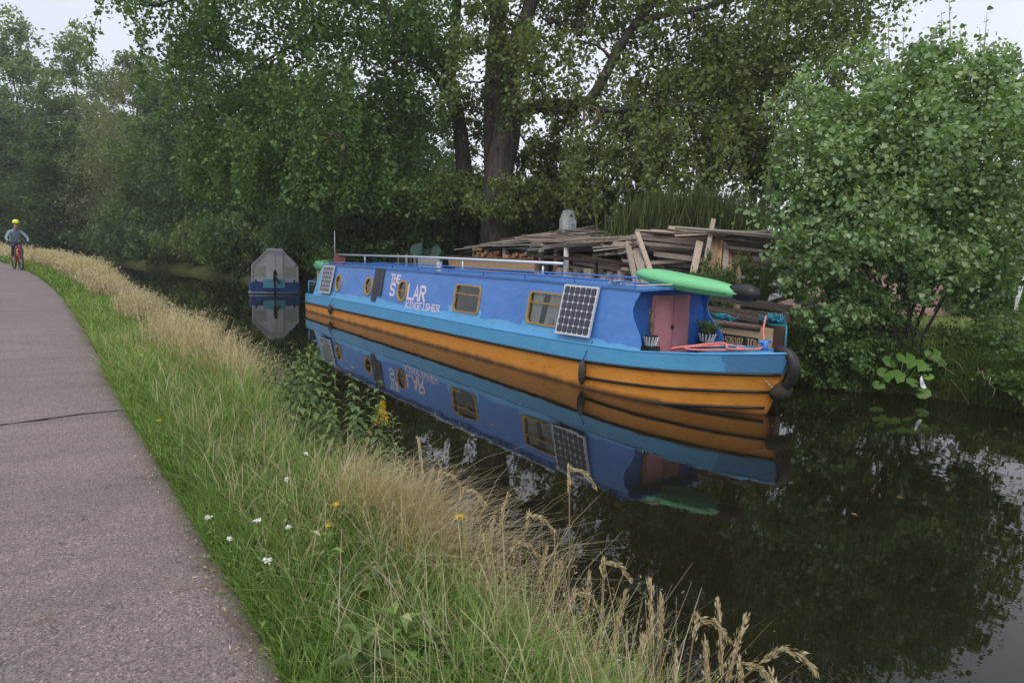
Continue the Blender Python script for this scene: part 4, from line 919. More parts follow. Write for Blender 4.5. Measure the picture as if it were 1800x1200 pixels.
    fender(-5.30, .10, .40, .74, 'dark grey boat fender hanging below the porthole nearest the stern')
    o = empty('bow_fender', W(8.11, 0, .30), 0, 'old black tyre and rope button tied to the tip of the bow', 'fender')
    mb = MB(); mb.tube([(-.02, .13, .60), (.0, -.02, .585), (.0, -.11, .50), (.0, -.145, .37), (.0, -.11, .22), (0, -.02, .10), (0, .08, .03)], [.052, .06, .068, .07, .068, .06, .05], 10); mb.v = [(x * 1.25, y, z) for x, y, z in mb.v]; mb.build('tyre', M['strake'], o, True)
    mb = MB(); mb.lathe((0, .02, .05), [(.03, -.22), (.09, -.16), (.12, 0), (.095, .15), (.04, .20)], 14, axis=Vector((1, .15, .1))); mb.build('rope_button', M['rust'], o, True)
    for s_ in (-1, 1):
        mb = MB(); pts = [Vector((s_ * .10, .05, .08)), Vector((s_ * .16, .22, .22)), Vector((s_ * .20, .42, .42)), Vector((s_ * .16, .52, .53))]
        for a, b in zip(pts, pts[1:]):
            for i in range(5): p = a.lerp(b, i / 5); mb.box(p, (.018, .03, .018), Matrix.Rotation(i * 1.57 + .3, 3, 'Y'))
        mb.build('chain', M['grey_metal'], o)
    # long silver pole on the roof
    mb = MB(); mb.tube([W(-6.6, -.38, 1.75), W(-1, -.38, 1.83), W(3.95, -.38, 1.86)], .026, 8)
    for x in (-4.6, .6, 3.4): mb.tube([W(x, -.38, roof_z(x) + .055), W(x, -.38, 1.80)], .02, 6)
    o = mb.build('roof_pole', M['alu'], smooth=True); tag(o, 'long silver pole lying along the roof of the blue narrowboat', 'pole')
    # kayak upside down on the fore end of the roof, black bag pulled over its tip
    def loft(mb, secs, n=20, m=0):
        vs = []
        for (cx, cy, cz, rx_, rz_, pw) in secs:
            for j in range(n):
                th = 2 * math.pi * j / n; cs, sn = math.cos(th), math.sin(th)
                vs.append((cx + rx_ * math.copysign(abs(cs) ** pw, cs), cy, cz + rz_ * math.copysign(abs(sn) ** pw, sn)))
        fs = [(i * n + j, (i + 1) * n + j, (i + 1) * n + (j + 1) % n, i * n + (j + 1) % n) for i in range(len(secs) - 1) for j in range(n)]
        return mb.add(vs, fs + [tuple(range(n)), tuple(range((len(secs) - 1) * n, len(secs) * n))[::-1]], m)
    k = empty('kayak', (8.1, 6.9, 1.655), 0, 'green inflatable kayak lying upside down over the fore end of the roof', 'kayak')
    k.rotation_euler.x = .035
    prof = [(1.02, .03, .02, .075), (.98, .12, .07, .075), (.85, .22, .12, .07), (.6, .30, .155, .055), (.3, .33, .165, .03), (0, .33, .165, .005), (-.3, .31, .16, -.01), (-.6, .26, .14, -.025), (-.85, .18, .11, -.04), (-1.02, .13, .09, -.05)]
    mb = MB(); prof = [(y, rx_ * .92, rz_ * .76, dz) for y, rx_, rz_, dz in prof]; loft(mb, [(0, y, dz, rx_, rz_, .85) for y, rx_, rz_, dz in prof]); mb.build('body', M['green_kayak'], k, True)
    mb = MB(); mb.tube([(-rx_ * .985, y, dz - rz_ * .22) for y, rx_, rz_, dz in prof[2:-1]], .008, 5); mb.build('seam', mat('kayak_seam', (.05, .20, .07), .6, .1, 5), k, True)
    mb = MB(); mb.tube([(-rx_ * .80, y, dz - rz_ * .66) for y, rx_, rz_, dz in prof[2:-1]], .008, 5); mb.build('seam', M['green_kayak'], k, True)
    b = MB(); secs = []
    for i in range(9):
        u = i / 8; rr = (.10 + .055 * math.sin(math.pi * (u * .8 + .12))) * (1 if i < 8 else .55); secs.append((rnd.uniform(-.01, .01), .2 - .40 * u, -.02 * u, rr * .92, rr * .78, .9))
    loft(b, secs, 18); b.v = [(x + rnd.uniform(-.007, .007), y, z + rnd.uniform(-.007, .007)) for x, y, z in b.v]
    o = b.build('tip_bag', M['bag_black'], smooth=True, loc=(8.1, 5.86, 1.60)); tag(o, 'black bag pulled over the pointed tip of the green kayak', 'bag')
    mb = MB()
    for i in range(26): th = i * .75; mb.tube([(.10 * math.sin(th * 1.3), -.09 * math.cos(th) * (1 + .3 * math.sin(i)), .01 + .0022 * i), (.10 * math.sin((th + .75) * 1.3), -.09 * math.cos(th + .75), .012 + .0022 * i)], .011, 5)
    mb.tube([(.05, 0, .03), (.0, -.5, .015), (.25, -.9, .055)], .011, 5)
    o = mb.build('white_rope', M['rope_w'], smooth=True, loc=tuple(W(5.55, -.62, 1.595))); tag(o, 'bundle of off-white rope on the roof edge at the foot of the green kayak', 'rope')
    # pink and blue mooring rope on the fore deck
    def squiggle(pts, r_, name, mt, label, cat='rope'):
        m_ = MB(); P = [Vector(p) for p in pts]; out = []
        for i in range(len(P) - 1):
            p0, p1, p2, p3 = P[max(0, i - 1)], P[i], P[i + 1], P[min(len(P) - 1, i + 2)]
            for j in range(6): t_ = j / 6; out.append(.5 * ((2 * p1) + (p2 - p0) * t_ + (2 * p0 - 5 * p1 + 4 * p2 - p3) * t_ * t_ + (3 * p1 - p0 - 3 * p2 + p3) * t_ ** 3))
        m_.tube(out + [P[-1]], r_, 6); o_ = m_.build(name, mt, smooth=True); return tag(o_, label, cat)
    D = lambda x, y, dz=0: W(x, y, gun_z(x) + .045 + dz * .55)
    squiggle([D(7.5, -.02, .06), D(7.2, -.30, .10), D(6.85, -.58, .06), D(6.75, -.62, .0), D(7.1, -.38, .14), D(7.3, -.20, .16), D(7.42, -.28, .05), D(7.6, -.22, .03), D(7.5, -.08, .02), D(7.35, -.32, .01), D(7.0, -.52, .01), D(6.9, -.50, .08), D(7.25, -.12, .12), D(7.55, -.16, .03), D(7.7, -.04, .02), D(7.66, .16, .05)], .016, 'mooring_rope', M['rope_p'], 'pink mooring rope coiled loosely on the fore deck of the blue narrowboat')
    squiggle([D(7.68, .16, .10), W(7.3, .66, 1.04), W(7.0, 1.14, 1.20)], .016, 'mooring_line', M['rope_p'], 'taut pink line from the bow stud up to the brown workboat')
    squiggle([D(6.95, -.40, .03), D(7.15, -.30, .08), D(7.3, -.10, .03), D(7.0, -.30, .02), D(7.35, -.22, .10), D(7.6, .0, .02)], .012, 'blue_rope', M['rope_b'], 'thin blue rope tangled in the pink rope on the fore deck')
    # plant pots by the doors
    def pot_plant(name, loc, label, r_, h, stems, mt, spread, tall, bask=True, leaf=.035):
        o = empty(name, loc, 0, label, 'pot plant', None); m_ = MB(); m_.lathe((0, 0, 0), [(r_ * .7, 0), (r_, h), (r_ * 1.08, h), (r_ * 1.08, h + .015), (r_ * .9, h + .015), (r_ * .85, h - .02)], 14)
        m_.build('pot', M['dark'] if bask else M['terra'], o, True)
        if bask:
            m2 = MB()
            for i in range(14): th = 2 * math.pi * i / 14; m2.bar((r_ * .74 * math.cos(th), r_ * .74 * math.sin(th), 0), (r_ * 1.1 * math.cos(th + .12), r_ * 1.1 * math.sin(th + .12), h), .022, .012)
            m2.build('basket_slat', M['white'], o)
        g = np.random.default_rng(int(abs(loc[1]) * 100) + int(abs(loc[0]) * 7)); pts = []; sm_ = MB()
        for i in range(stems):
            th = g.random() * 6.28; e = Vector((math.cos(th) * spread * g.random(), math.sin(th) * spread * g.random(), h + tall * (.6 + .4 * g.random()))); s0 = Vector((0, 0, h - .02)); mid = s0.lerp(e, .55) + Vector((0, 0, tall * .12)); sm_.tube([s0, mid, e], .004, 4)
            pts += [s0.lerp(e, u) + Vector(g.standard_normal(3) * .012) for u in np.linspace(.15, 1, 16)]
        sm_.build('stem', M['twig'], o); V, F, a = leaves(np.array([tuple(p) for p in pts]), leaf, .1, .5, g=g); link('foliage', np_mesh('foliage', V, F, mt, a), o)
    pot_plant('potted_plant', tuple(W(6.22, -.50, .74)), 'tall thin plant in a white basket pot left of the pink doors', .10, .13, 6, G_OLIVE, .09, .46)
    pot_plant('potted_fern', tuple(W(6.25, .74, .74)), 'bushy fern in a white basket pot right of the pink doors', .12, .12, 26, G_MID, .24, .20, leaf=.05)
    mb = MB(); mb.box((0, 0, .17), (.26, 1.7, .34)); o = mb.build('front_bench', M['strake'], loc=tuple(W(6.22, 0, .415) + Vector((0, .0, 0))))
    bpy.data.objects.remove(o)
    for x, y, nm in ((6.22, -.50, 'stand'), (6.25, .74, 'stand')):
        mb = MB(); mb.box((0, 0, .155), (.20, .20, .31)); o = mb.build('pot_stand', M['dark'], loc=tuple(W(x, y, .418))); tag(o, 'dark box stand under the tall potted plant' if y < 0 else 'dark box stand under the potted fern', 'stand')
    mb = MB(); mb.tube([(0, 0, 0), (0, 0, .33), (0, -.02, .38), (.0, -.06, .38)], .022, 8); o = mb.build('white_pipe', M['rope_w'], smooth=True, loc=tuple(W(6.5, .44, .415))); tag(o, 'short bent white pipe standing by the fern near the pink doors', 'pipe')
    # stern: planters with plants
    for i, (x, y, lb) in enumerate(((-7.98, -.60, 'brown terracotta pot on the stern deck beside the blue cabin end'), (-7.95, -.16, 'second brown terracotta pot on the stern deck, further from the towpath'))):
        pot_plant('terracotta_pot', tuple(W(x, y, .48)), lb, .16, .30, 8, G_OLIVE, .18, .22, False, .05)
    o = empty('wicker_planter', W(-7.62, -.42, .60), 0, 'pale wicker planter with a green sack and leafy plant at the stern', 'planter')
    mb = MB(); mb.box((0, 0, .36), (.36, .36, .72), jit=.02); mb.build('basket', mat('pale_wicker', (.48, .40, .22), .8, .35, 22, bump=.03, dirt=(.16, .11, .05), dirt_amt=.35), o)
    mb = MB(); loft(mb, [(0, 0, .74 + .0, .01, .01, 1)], 3) if False else None
    mb.lathe((0, 0, .62), [(.20, 0), (.30, .06), (.34, .17), (.29, .27), (.14, .33)], 14); mb.v = [(x + rnd.uniform(-.03, .03), y + rnd.uniform(-.03, .03), z + rnd.uniform(-.02, .02)) for x, y, z in mb.v]
    mb.build('sack', mat('green_sack', (.16, .46, .24), .6, .5, 9, dirt=(.45, .6, .45), dirt_amt=.4), o, True)
    g = np.random.default_rng(5); P = np.concatenate([np.array([[.06, -.25, 1.12]]) + g.standard_normal((260, 3)) * np.array([.24, .26, .20])]); V, F, a = leaves(P, .075, .3, .55, g=g); link('foliage', np_mesh('foliage', V, F, G_MID, a), o)
    mb = MB(); mb.box((0, 0, -.06), (.46, .46, .12)); mb.build('box_base', W_DARK, o)
    return root
narrowboat()

# ------------------------------------------------------------------ the grey cabin boat moored behind
def cabin_boat():
    c = at(486, 518, 27.6); root = empty('cabin_boat', (8.0, 27.6, 0), R(-16), 'small grey boat with eight-sided cabin end and dark blue hull moored behind the narrowboat', 'boat')
    hb = mat('navy_hull', (.025, .085, .30), .4, .2, 4, dirt=(.012, .03, .09), dirt_amt=.35); gp = mat('grey_cabin_paint', (.68, .70, .73), .5, .1, 3, dirt=(.25, .26, .25), dirt_amt=.35); pale = mat('pale_blue_panel', (.17, .48, .63), .5, .08, 5)
    L = 5.0; w = 1.0
    mb = MB(); rows = []
    for y, k in ((0, .93), (.25, 1), (L, 1)):
        rows.append([(-w * k * .86, y, -.3), (-w * k * .96, y, .05), (-w * k, y, .46), (w * k, y, .46), (w * k * .96, y, .05), (w * k * .86, y, -.3)])
    vs = [p for r_ in rows for p in r_]; fs = [(i * 6 + j, i * 6 + j + 1, (i + 1) * 6 + j + 1, (i + 1) * 6 + j) for i in range(2) for j in range(5)] + [(0, 5, 4, 1), (1, 4, 3, 2), (12, 13, 14, 15, 16, 17)]
    mb.add(vs, fs); mb.build('hull', hb, root)
    mb = MB(); mb.tube([(-w * 1.0, L, .05), (-w * .99, .25, .05), (-w * .92, -.01, .05), (w * .92, -.01, .05), (w * .99, .25, .05), (w, L, .05)], .03, 6); mb.build('rubbing_strake', M['grey_metal'], root, True)
    prof = [(-.86, .47), (.86, .47), (.86, 1.12), (.28, 1.72), (-.28, 1.72), (-.86, 1.12)]
    mb = MB(); mb.prism([(x, .12, z) for x, z in prof], (0, L - .3, 0)); mb.build('cabin', gp, root)
    for a, b in zip(prof[1:], prof[2:] + prof[:1]):
        if b[1] < .5 and a[1] < .5: continue
        mb = MB(); mb.bar((a[0], .09, a[1]), (b[0], .09, b[1]), .06, .045); mb.build('edge_trim', M['alu'], root)
    mb = MB(); mb.box((0, .6, 1.755), (.62, 1.0, .05)); mb.build('roof_hatch', M['white'], root)
    for x0, x1 in ((-.30, .01), (.025, .30)):
        mb = MB(); mb.box(((x0 + x1) / 2, .10, 1.02), (x1 - x0 - .012, .04, 1.06)); mb.build('door', mat('pale_grey_door', (.76, .78, .80), .5, .06, 4), root)
    mb = MB(); mb.box((0, .105, 1.60), (.64, .025, .07)); mb.build('lintel', gp, root)
    for x in (-.58, .58):
        mb = MB(); mb.box((x, .108, .88), (.44, .012, .42)); mb.build('side_panel', mat('olive_grey_panel', (.52, .53, .45), .6, .1, 4), root)
    mb = MB(); mb.box((-.04, -.03, .42), (.82, .03, .34)); mb.build('stern_board', pale, root)
    mb = MB(); mb.tube([(-.02, -.10, -.3), (-.02, -.10, .62)], .03, 8); mb.box((-.02, -.10, .62), (.10, .12, .22), jit=.01); mb.bar((0, -.12, .70), (.16, -.30, .46), .04, .05); mb.lathe((.0, -.1, .82), [(.05, -.1), (.075, 0), (.05, .1), (.01, .16)], 8); mb.build('outboard_motor', M['black'], root)
    for x in (-.72, .72):
        mb = MB(); mb.lathe((x, .02, .46), [(.04, 0), (.03, .03), (.03, .08), (.05, .10)], 8); mb.build('bollard', M['black'], root, True)
    return root
cabin_boat()

# ------------------------------------------------------------------ the brown workboat beyond the bow
def workboat():
    root = empty('workboat', (9.72, 8.6, 0), 0, 'brown and tan wooden workboat lettered 526107 TOW lying beyond the bow', 'boat')
    tan = mat('tan_paint', (.52, .385, .21), .6, .12, 6, dirt=(.25, .16, .08), dirt_amt=.3); brn = mat('brown_paint', (.075, .040, .030), .55, .25, 6); dk = mat('dark_brown_panel', (.045, .035, .033), .5, .25, 5)
    x0, x1, y0, y1 = -.57, .60, -2.68, 3.2
    mb = MB(); mb.prism([(x0, y0, -.3), (x1, y0 + 1.1, -.3), (x1, y1, -.3), (x0, y1, -.3)], (0, 0, 1.28)); mb.build('hull', dk, root)
    mb = MB(); mb.tube([(x0 - .01, y0 + .36, 1.0), (x0 - .01, y1, .96)], .055, 10); mb.build('top_rail', brn, root, True)
    mb = MB(); mb.box((x0 - .012, (y0 + .36 + y1) / 2, .895), (.024, y1 - y0 - .36, .10)); mb.build('tan_band', tan, root)
    mb = MB(); mb.box((x0 - .014, y0 + .25, .72), (.028, .26, .60)); mb.build('tan_end_panel', tan, root)
    mb = MB(); mb.box((x0 + .02, y0 + .045, .68), (.13, .15, .78)); mb.build('corner_post', brn, root)
    le = link('lettering', None, root)
    def word(txt, ya, yb, z0, z1, st):
        n = len(txt); pitch = (ya - yb) / (n - .28)
        for i, ch in enumerate(txt):
            put = lambda u, v_, lift, i=i: Vector((x0 - .002 - lift, ya - pitch * i - u, z0 + v_ + .10 * (ya - pitch * i) * 0))
            glyph(ch, pitch * .70, z1 - z0, st, put, .003).build('letter', tan, le)
    word('526107', 6.93 - 8.6, 6.60 - 8.6, .685, .80, .020); word('TOW', 6.52 - 8.6, 6.31 - 8.6, .695, .81, .022)
    mb = MB(); mb.tube([(x0 + .2, y0 + .35, 1.04), (x0 + .05, y0 - .02, 1.08), (x0, y0 - .06, 1.0), (x0, y0 - .06, .62)], .014, 6); mb.build('hand_rope', M['rope_b'], root, True)
    def net(x, y, z, rx_, ry_, rz_, n, label):
        g = random.Random(int(y * 10)); m_ = MB(); p = Vector((0, 0, 0)); pts = []
        for i in range(n): th = i * .9 + g.uniform(-.3, .3); k = g.uniform(.3, 1); pts.append((rx_ * k * math.cos(th), ry_ * k * math.sin(th * 1.13), rz_ * (.15 + .9 * g.random())))
        m_.tube(pts, .011, 5); o = m_.build('blue_net', M['rope_b'], smooth=True, loc=(x, y, z)); tag(o, label, 'rope')
    net(9.55, 6.35, .985, .16, .20, .22, 110, 'larger tangle of blue-green rope on the corner of the brown workboat')
    net(9.45, 7.2, .99, .14, .24, .14, 70, 'smaller tangle of blue-green rope on the brown workboat beside the blue cabin')
    for i, (a, b, w_, lb) in enumerate((((9.95, 6.35, 1.12), (9.75, 8.9, 1.14), .20, 'thick dark timber beam lowest on the workboat load'), ((10.1, 6.45, 1.26), (9.75, 9.0, 1.42), .17, 'dark timber beam lying across the top of the workboat load'), ((9.6, 6.6, 1.06), (9.55, 8.7, 1.24), .12, 'thin dark timber plank at the near side of the workboat load'))):
        mb = MB(); mb.bar(a, b, w_ * 1.5, w_ * .62, jit=.01); o = mb.build('timber_beam', W_DARK); tag(o, lb, 'beam', 'beams on the workboat')
    return root
workboat()
# ------------------------------------------------------------------ the timber yard on the far bank
def put(me, name, parent, loc, rot=(0, 0, 0), scale=(1, 1, 1)):
    o = link(name, me, parent, loc); o.rotation_euler = rot; o.scale = scale; return o
def plank_mesh(mt_, L=1, w=1, h=1, jit=.03, sag=0):
    mb = MB(); mb.box((0, 0, 0), (L, w, h)); mb.v = [(x * (1 + rnd.uniform(-jit, jit)), y * (1 + rnd.uniform(-jit, jit) * 3), z * (1 + rnd.uniform(-jit, jit) * 3)) for x, y, z in mb.v]
    return mb.mesh('plank', mt_)
PM = [plank_mesh(W_GREY) for _ in range(4)]; PT = [plank_mesh(W_TAN) for _ in range(3)]; PD = [plank_mesh(W_DARK) for _ in range(3)]
mb = MB(); mb.lathe((0, 0, -.5), [(.92, 0), (1, .1), (1, .9), (.92, 1)], 10, axis=None); mb.v = [(x * (1 + rnd.uniform(-.1, .1)), y * (1 + rnd.uniform(-.1, .1)), z) for x, y, z in mb.v]
LOGG = mb.mesh('log', W_GREY); LOGO = mb.mesh('log', W_ORANGE); LOGT = mb.mesh('log', W_TAN)
# wood store: sloping roof of loose boards on posts, logs and boards inside
def wood_store():
    root = empty('wood_store', (11.6, 14.0, .6), 0, 'low open wood store roofed with loose grey boards, behind the middle of the narrowboat', 'wood store'); O = Vector((11.6, 14.0, .6))
    def B(name, me, p0, p1, w, h, roll=0):
        p0, p1 = Vector(p0), Vector(p1); d = p1 - p0; q = (d.to_track_quat('X', 'Z').to_matrix() @ Matrix.Rotation(roll, 3, 'X')).to_euler(); return put(me, name, root, (p0 + p1) / 2 - O, q, (d.length, w, h))
    r = random.Random(21)
    def roof_z_at(x, y): return 2.16 + .22 * (x - 10.7) - .018 * (y - 10.5) + .05 * math.sin(y * 1.3)
    mb = MB(); ys = np.linspace(10.4, 17.6, 9)
    vs = [(x - O.x, y - O.y, roof_z_at(x, y) - .03 - O.z + r.uniform(-.03, .03)) for y in ys for x in (10.65, 11.5, 12.4, 13.3)]
    mb.add(vs, [(i * 4 + j, i * 4 + j + 1, i * 4 + j + 5, i * 4 + j + 4) for i in range(8) for j in range(3)]); mb.build('roof_felt', M['felt'], root)
    for i in range(54):
        x = 10.62 + 2.5 * r.random() ** 1.25; y = r.uniform(10.2, 17.2); L = r.uniform(1.2, 3.0); yaw = r.gauss(.20, .16); dx, dy = -math.sin(yaw) * L / 2, math.cos(yaw) * L / 2
        a, b = (x - dx, max(10.1, y - dy)), (x + dx, min(17.8, y + dy)); l = .02 + .022 * (i % 4)
        B('roof_board', r.choice(PM), (a[0], a[1], roof_z_at(*a) + l + .01), (b[0], b[1], roof_z_at(*b) + l + .01), r.uniform(.09, .20), r.uniform(.018, .035), r.uniform(-.1, .1))
    for i in range(7):      # ragged boards at the near eave, lower right
        y = 10.3 + i * .26; B('roof_board', PM[i % 4], (10.45 + .05 * i, y, 2.10 - .02 * i), (11.9, y + .9 + .15 * r.random(), 2.46), r.uniform(.16, .24), .025)
    for y, me, w, z1 in ((17.2, PM[0], .10, 2.1), (15.6, PM[1], .12, 2.1), (14.0, PM[2], .10, 2.12), (13.35, PT[0], .13, 2.12), (11.0, PD[1], .12, 2.1)):
        B('post', me, (10.78, y, .4), (10.78, y, z1), w, w)
    mb = MB(); mb.tube([(10.62 - O.x, 12.75 - O.y, -.2), (10.62 - O.x, 12.8 - O.y, 1.56)], [.075, .065], 8); mb.build('white_post', mat('white_post_paint', (.52, .50, .48), .8, .2, 7), root, True)
    for x in (12.9,):
        mb = MB(); mb.box((x - O.x, 0, .75), (.06, 7.2, 1.9)); mb.build('back_wall', W_DARK, root)
    k = 0
    for (y0, y1, zmax) in ((16.0, 17.1, 2.0), (14.35, 15.5, 1.95)):        # split logs, ends towards the canal
        y = y0
        while y < y1:
            z = 1.0
            while z < zmax:
                d = r.uniform(.045, .075); o = put(r.choice((LOGO, LOGO, LOGT)), 'log', root, (10.95 + r.uniform(-.06, .06) - O.x, y + r.uniform(-.02, .02) - O.y, z + r.uniform(-.02, .02) - O.z), (0, R(90) + r.uniform(-.1, .1), r.uniform(-.1, .1)), (d, d, .45)); z += d * 1.85; k += 1
            y += .125
    for i in range(5): B('board', PM[i % 4], (10.86 + .03 * i, 14.0 + .09 * i, 1.1), (10.92 + .03 * i, 14.1 + .10 * i, 2.0), .10, .025, R(90))
    for i in range(16):
        z = 1.15 + .105 * (i % 9); B('board', (PT + PM)[i % 7], (10.9 + .14 * (i // 9), 11.0 + r.uniform(-.5, .3) + .2 * (i // 9), z - .12 - .02 * (i % 3)), (11.15 + .14 * (i // 9), 13.2 + r.uniform(-.2, .3), z + .02), .16, .075)
    return root
wood_store()
# big heap of long boards on the right
def timber_pile():
    root = empty('timber_pile', (11.6, 9.2, .6), 0, 'big heap of long weathered boards stacked behind the green kayak', 'timber pile'); O = Vector((11.6, 9.2, .6)); r = random.Random(31)
    ax = Vector((.62, -.78, 0)).normalized(); nx = Vector((.78, .62, 0)).normalized()
    for lay in range(16):
        z = .66 + lay * .118; back = .012 * lay + r.uniform(0, .16)
        if lay < 10 and lay % 3: continue
        for j in range(7 if lay > 9 else 3):
            L = r.uniform(2.2, 3.6); c = Vector((11.35, 9.0, z)) + nx * (.14 * j + back * 2 - .1) + ax * r.uniform(-.6, .6) + Vector((0, 0, r.uniform(-.025, .025)))
            yaw = math.atan2(ax.y, ax.x) + r.gauss(0, .13); put(r.choice(PM + PM + PM + PD), 'plank', root, c - O, (r.uniform(-.15, .15), r.gauss(0, .045), yaw), (L, r.uniform(.12, .2), r.uniform(.045, .10)))
    for i in range(16):
        c = Vector((11.4, 9.1, 2.50 + .02 * (i % 4))) + nx * r.uniform(-.2, 1.0) + ax * r.uniform(-.9, .9); put(r.choice(PM), 'plank', root, c - O, (r.uniform(-.3, .3), r.gauss(.02, .05), math.atan2(ax.y, ax.x) + r.gauss(0, .09)), (r.uniform(1.4, 2.4), r.uniform(.08, .15), .035))
    return root
timber_pile()
lean = [((1112, 470), (1104, 432), .12, W_GREY, 'short grey board leaning against the wood store, left of two crossed'), ((1142, 472), (1120, 408), .10, W_GREY, 'narrow grey board leaning to the left against the wood store roof'), ((1128, 475), (1118, 440), .16, W_GREY, 'wide pale board leaning at the foot of the wood store'), ((1219, 478), (1230, 424), .13, W_GREY, 'first upright board behind the kayak, left of the tall pole'), ((1236, 482), (1254, 386), .075, W_GREY, 'tallest narrow pole sticking up above the timber pile'), ((1241, 484), (1252, 420), .17, W_GREY, 'pale wide board leaning below the tallest pole'), ((1252, 480), (1261, 412), .09, W_TAN, 'narrow board right of the tallest pole'), ((1262, 478), (1267, 424), .10, W_TAN, 'second narrow board right of the tallest pole'), ((1274, 478), (1276, 428), .12, W_GREY, 'leaning board in the middle of the right group'), ((1284, 486), (1279, 440), .13, W_TAN, 'short brown board near the poplar bush'), ((1296, 480), (1297, 446), .14, W_TAN, 'last upright short board beside the poplar bush')]
for i, ((x0, y0), (x1, y1), w, mt_, lb) in enumerate(lean):
    a, b = Vector(at(x0, y0, 13.3 + .03 * i)), Vector(at(x1, y1, 13.75 + .03 * i)); a = a + (a - b).normalized() * ((a.z - .62) / max(.2, (b - a).normalized().z))
    dv = (b - a).normalized(); wv = (Vector((.815, -.579, .0)) - dv * dv.dot(Vector((.815, -.579, 0)))).normalized(); wv = (wv + dv.cross(wv) * rnd.uniform(-.5, .5)).normalized(); q = Matrix((dv, wv, dv.cross(wv))).transposed(); mb = MB(); mb.box((a + b) / 2, ((b - a).length, w, .035), q, jit=.008); o = mb.build('leaning_board', mt_); tag(o, lb, 'board', 'boards leaning by the timber pile')
# upright log edging, dark rail, stacked sleepers along the bank
root = empty('log_edging', (10.62, 11.6, .4), 0, 'row of cut grey logs standing on end along the bank behind the roof rail', 'log edging'); r = random.Random(5)
y = 13.15
while y > 9.2:
    d = r.uniform(.09, .155); y -= d; h = r.uniform(1.52, 1.72) - .4; put(LOGG, 'log', root, (r.uniform(-.05, .05), y - 11.6, h / 2), (r.uniform(-.04, .04), r.uniform(-.04, .04), r.uniform(0, 6)), (d, d, h)); y -= d * .95
mb = MB(); mb.bar((10.45, 14.1, 1.94), (10.5, 9.6, 1.82), .10, .07, jit=.01); mb.bar((10.5, 13.4, 1.3), (10.5, 13.4, 1.92), .07, .07); mb.bar((10.52, 9.9, 1.2), (10.52, 9.9, 1.83), .07, .07); mb.bar((10.52, 11.6, 1.2), (10.52, 11.6, 1.86), .06, .06); o = mb.build('dark_rail', W_DARK); tag(o, 'long dark rail running above the row of upright logs', 'rail')
root = empty('sleeper_stack', (10.55, 15.8, .4), 0, 'stack of long pale brown timbers along the bank behind the silver roof pole', 'timber stack')
for i, (z, w) in enumerate(((.65, .3), (.90, .3), (1.15, .3), (1.40, .28), (1.64, .24), (1.79, .36))): put((PT + PM)[(i * 2) % 7] if i < 5 else PD[0], 'sleeper', root, (r.uniform(-.04, .04), r.uniform(-.2, .2), z - .4), (0, 0, R(90) + r.uniform(-.012, .012)), (4.3, w, .235 if i < 5 else .07))
for i in range(9):
    o = put(PD[i % 3] if i % 2 else PM[i % 4], 'pallet_board', None, (9.95, 19.4 + .30 * i, 1.06), (R(90), R(90), R(90) + r.uniform(-.05, .05)), (1.5, .13, .03))
    o['label'] = None if False else 'upright fence board on the bank behind the stern of the narrowboat roof'; o['category'] = 'board'; o['group'] = 'fence boards behind the stern'
mb = MB(); mb.box((10.0, 18.6, 1.30), (.05, 1.3, .9)); o = mb.build('pale_board', mat('pale_grey_board', (.36, .35, .33), .8, .2, 4, dirt=(.08, .08, .08), dirt_amt=.4)); tag(o, 'pale grey sheet of board standing behind the roof, left of the stacked timbers', 'board')
# white container with angled top, grey hut, broom hedge, green tarpaulin
c = at(998, 395, 20.6); root = empty('storage_container', (c[0], c[1], .7), R(-25), 'white plastic container with angled top standing behind the wood store roof', 'container')
mb = MB(); w, h0, h1 = .21, 2.28, 2.58; mb.prism([(-w, -w, 0), (w, -w, 0), (w, -w, h0), (w * .45, -w, h1), (-w * .55, -w, h1), (-w, -w, h0)], (0, 2 * w, 0)); mb.build('body', mat('white_container', (.74, .77, .80), .5, .15, 6, dirt=(.3, .34, .36), dirt_amt=.35), root)
mb = MB(); mb.box((-.02, -w - .01, 1.62), (.02, .02, 1.3)); mb.box((.10, -w - .008, 2.12), (.13, .012, .12)); mb.build('label_plate', mat('pale_blue_plate', (.33, .48, .62), .5, .1, 5), root)
c = at(1088, 388, 24); root = empty('garden_hut', (c[0], c[1], .7), R(-35), 'small grey hut beyond the wood store, left of the broom hedge', 'hut')
mb = MB(); mb.box((0, 0, 1.2), (.85, .8, 2.4)); mb.build('wall', mat('grey_hut_wall', (.26, .28, .29), .7, .1, 3), root)
mb = MB(); mb.prism([(-.5, -.48, 2.4), (.5, -.48, 2.4), (.44, -.48, 2.56), (-.44, -.48, 2.60)], (0, .96, 0)); mb.build('roof', mat('grey_hut_roof', (.36, .38, .39), .6, .1, 3), root)
c = at(1087, 397, 21); mb = MB()
for i in range(3):
    q = Vector((c[0] + i * .16, c[1] - i * .11, 0)); mb.box(q + Vector((0, 0, c[2])), (.12, .12, .10)); mb.box(q + Vector((0, 0, c[2] / 2 + .3)), (.05, .05, c[2] - .65))
o = mb.build('bird_table', M['white']); tag(o, 'row of little white boxes on posts in front of the grey hut', 'boxes')
c = at(752, 430, 22); mb = MB(); N = 12
vs = [(c[0] + (i / N - .5) * .8 + .10 * math.sin(j * 2.1 + i), c[1] - (i / N - .5) * .55 + .10 * math.cos(i * 1.7 + j), .7 + (c[2] - .05 - .7 + .12 * math.sin(i * .8)) * j / 6) for j in range(7) for i in range(N + 1)]
mb.add(vs, [(j * (N + 1) + i, j * (N + 1) + i + 1, (j + 1) * (N + 1) + i + 1, (j + 1) * (N + 1) + i) for j in range(6) for i in range(N)]); o = mb.build('tarpaulin', mat('green_tarpaulin', (.035, .085, .065), .6, .35, 4), smooth=True); tag(o, 'dull green tarpaulin hanging in the bushes behind the silver roof pole', 'tarpaulin')
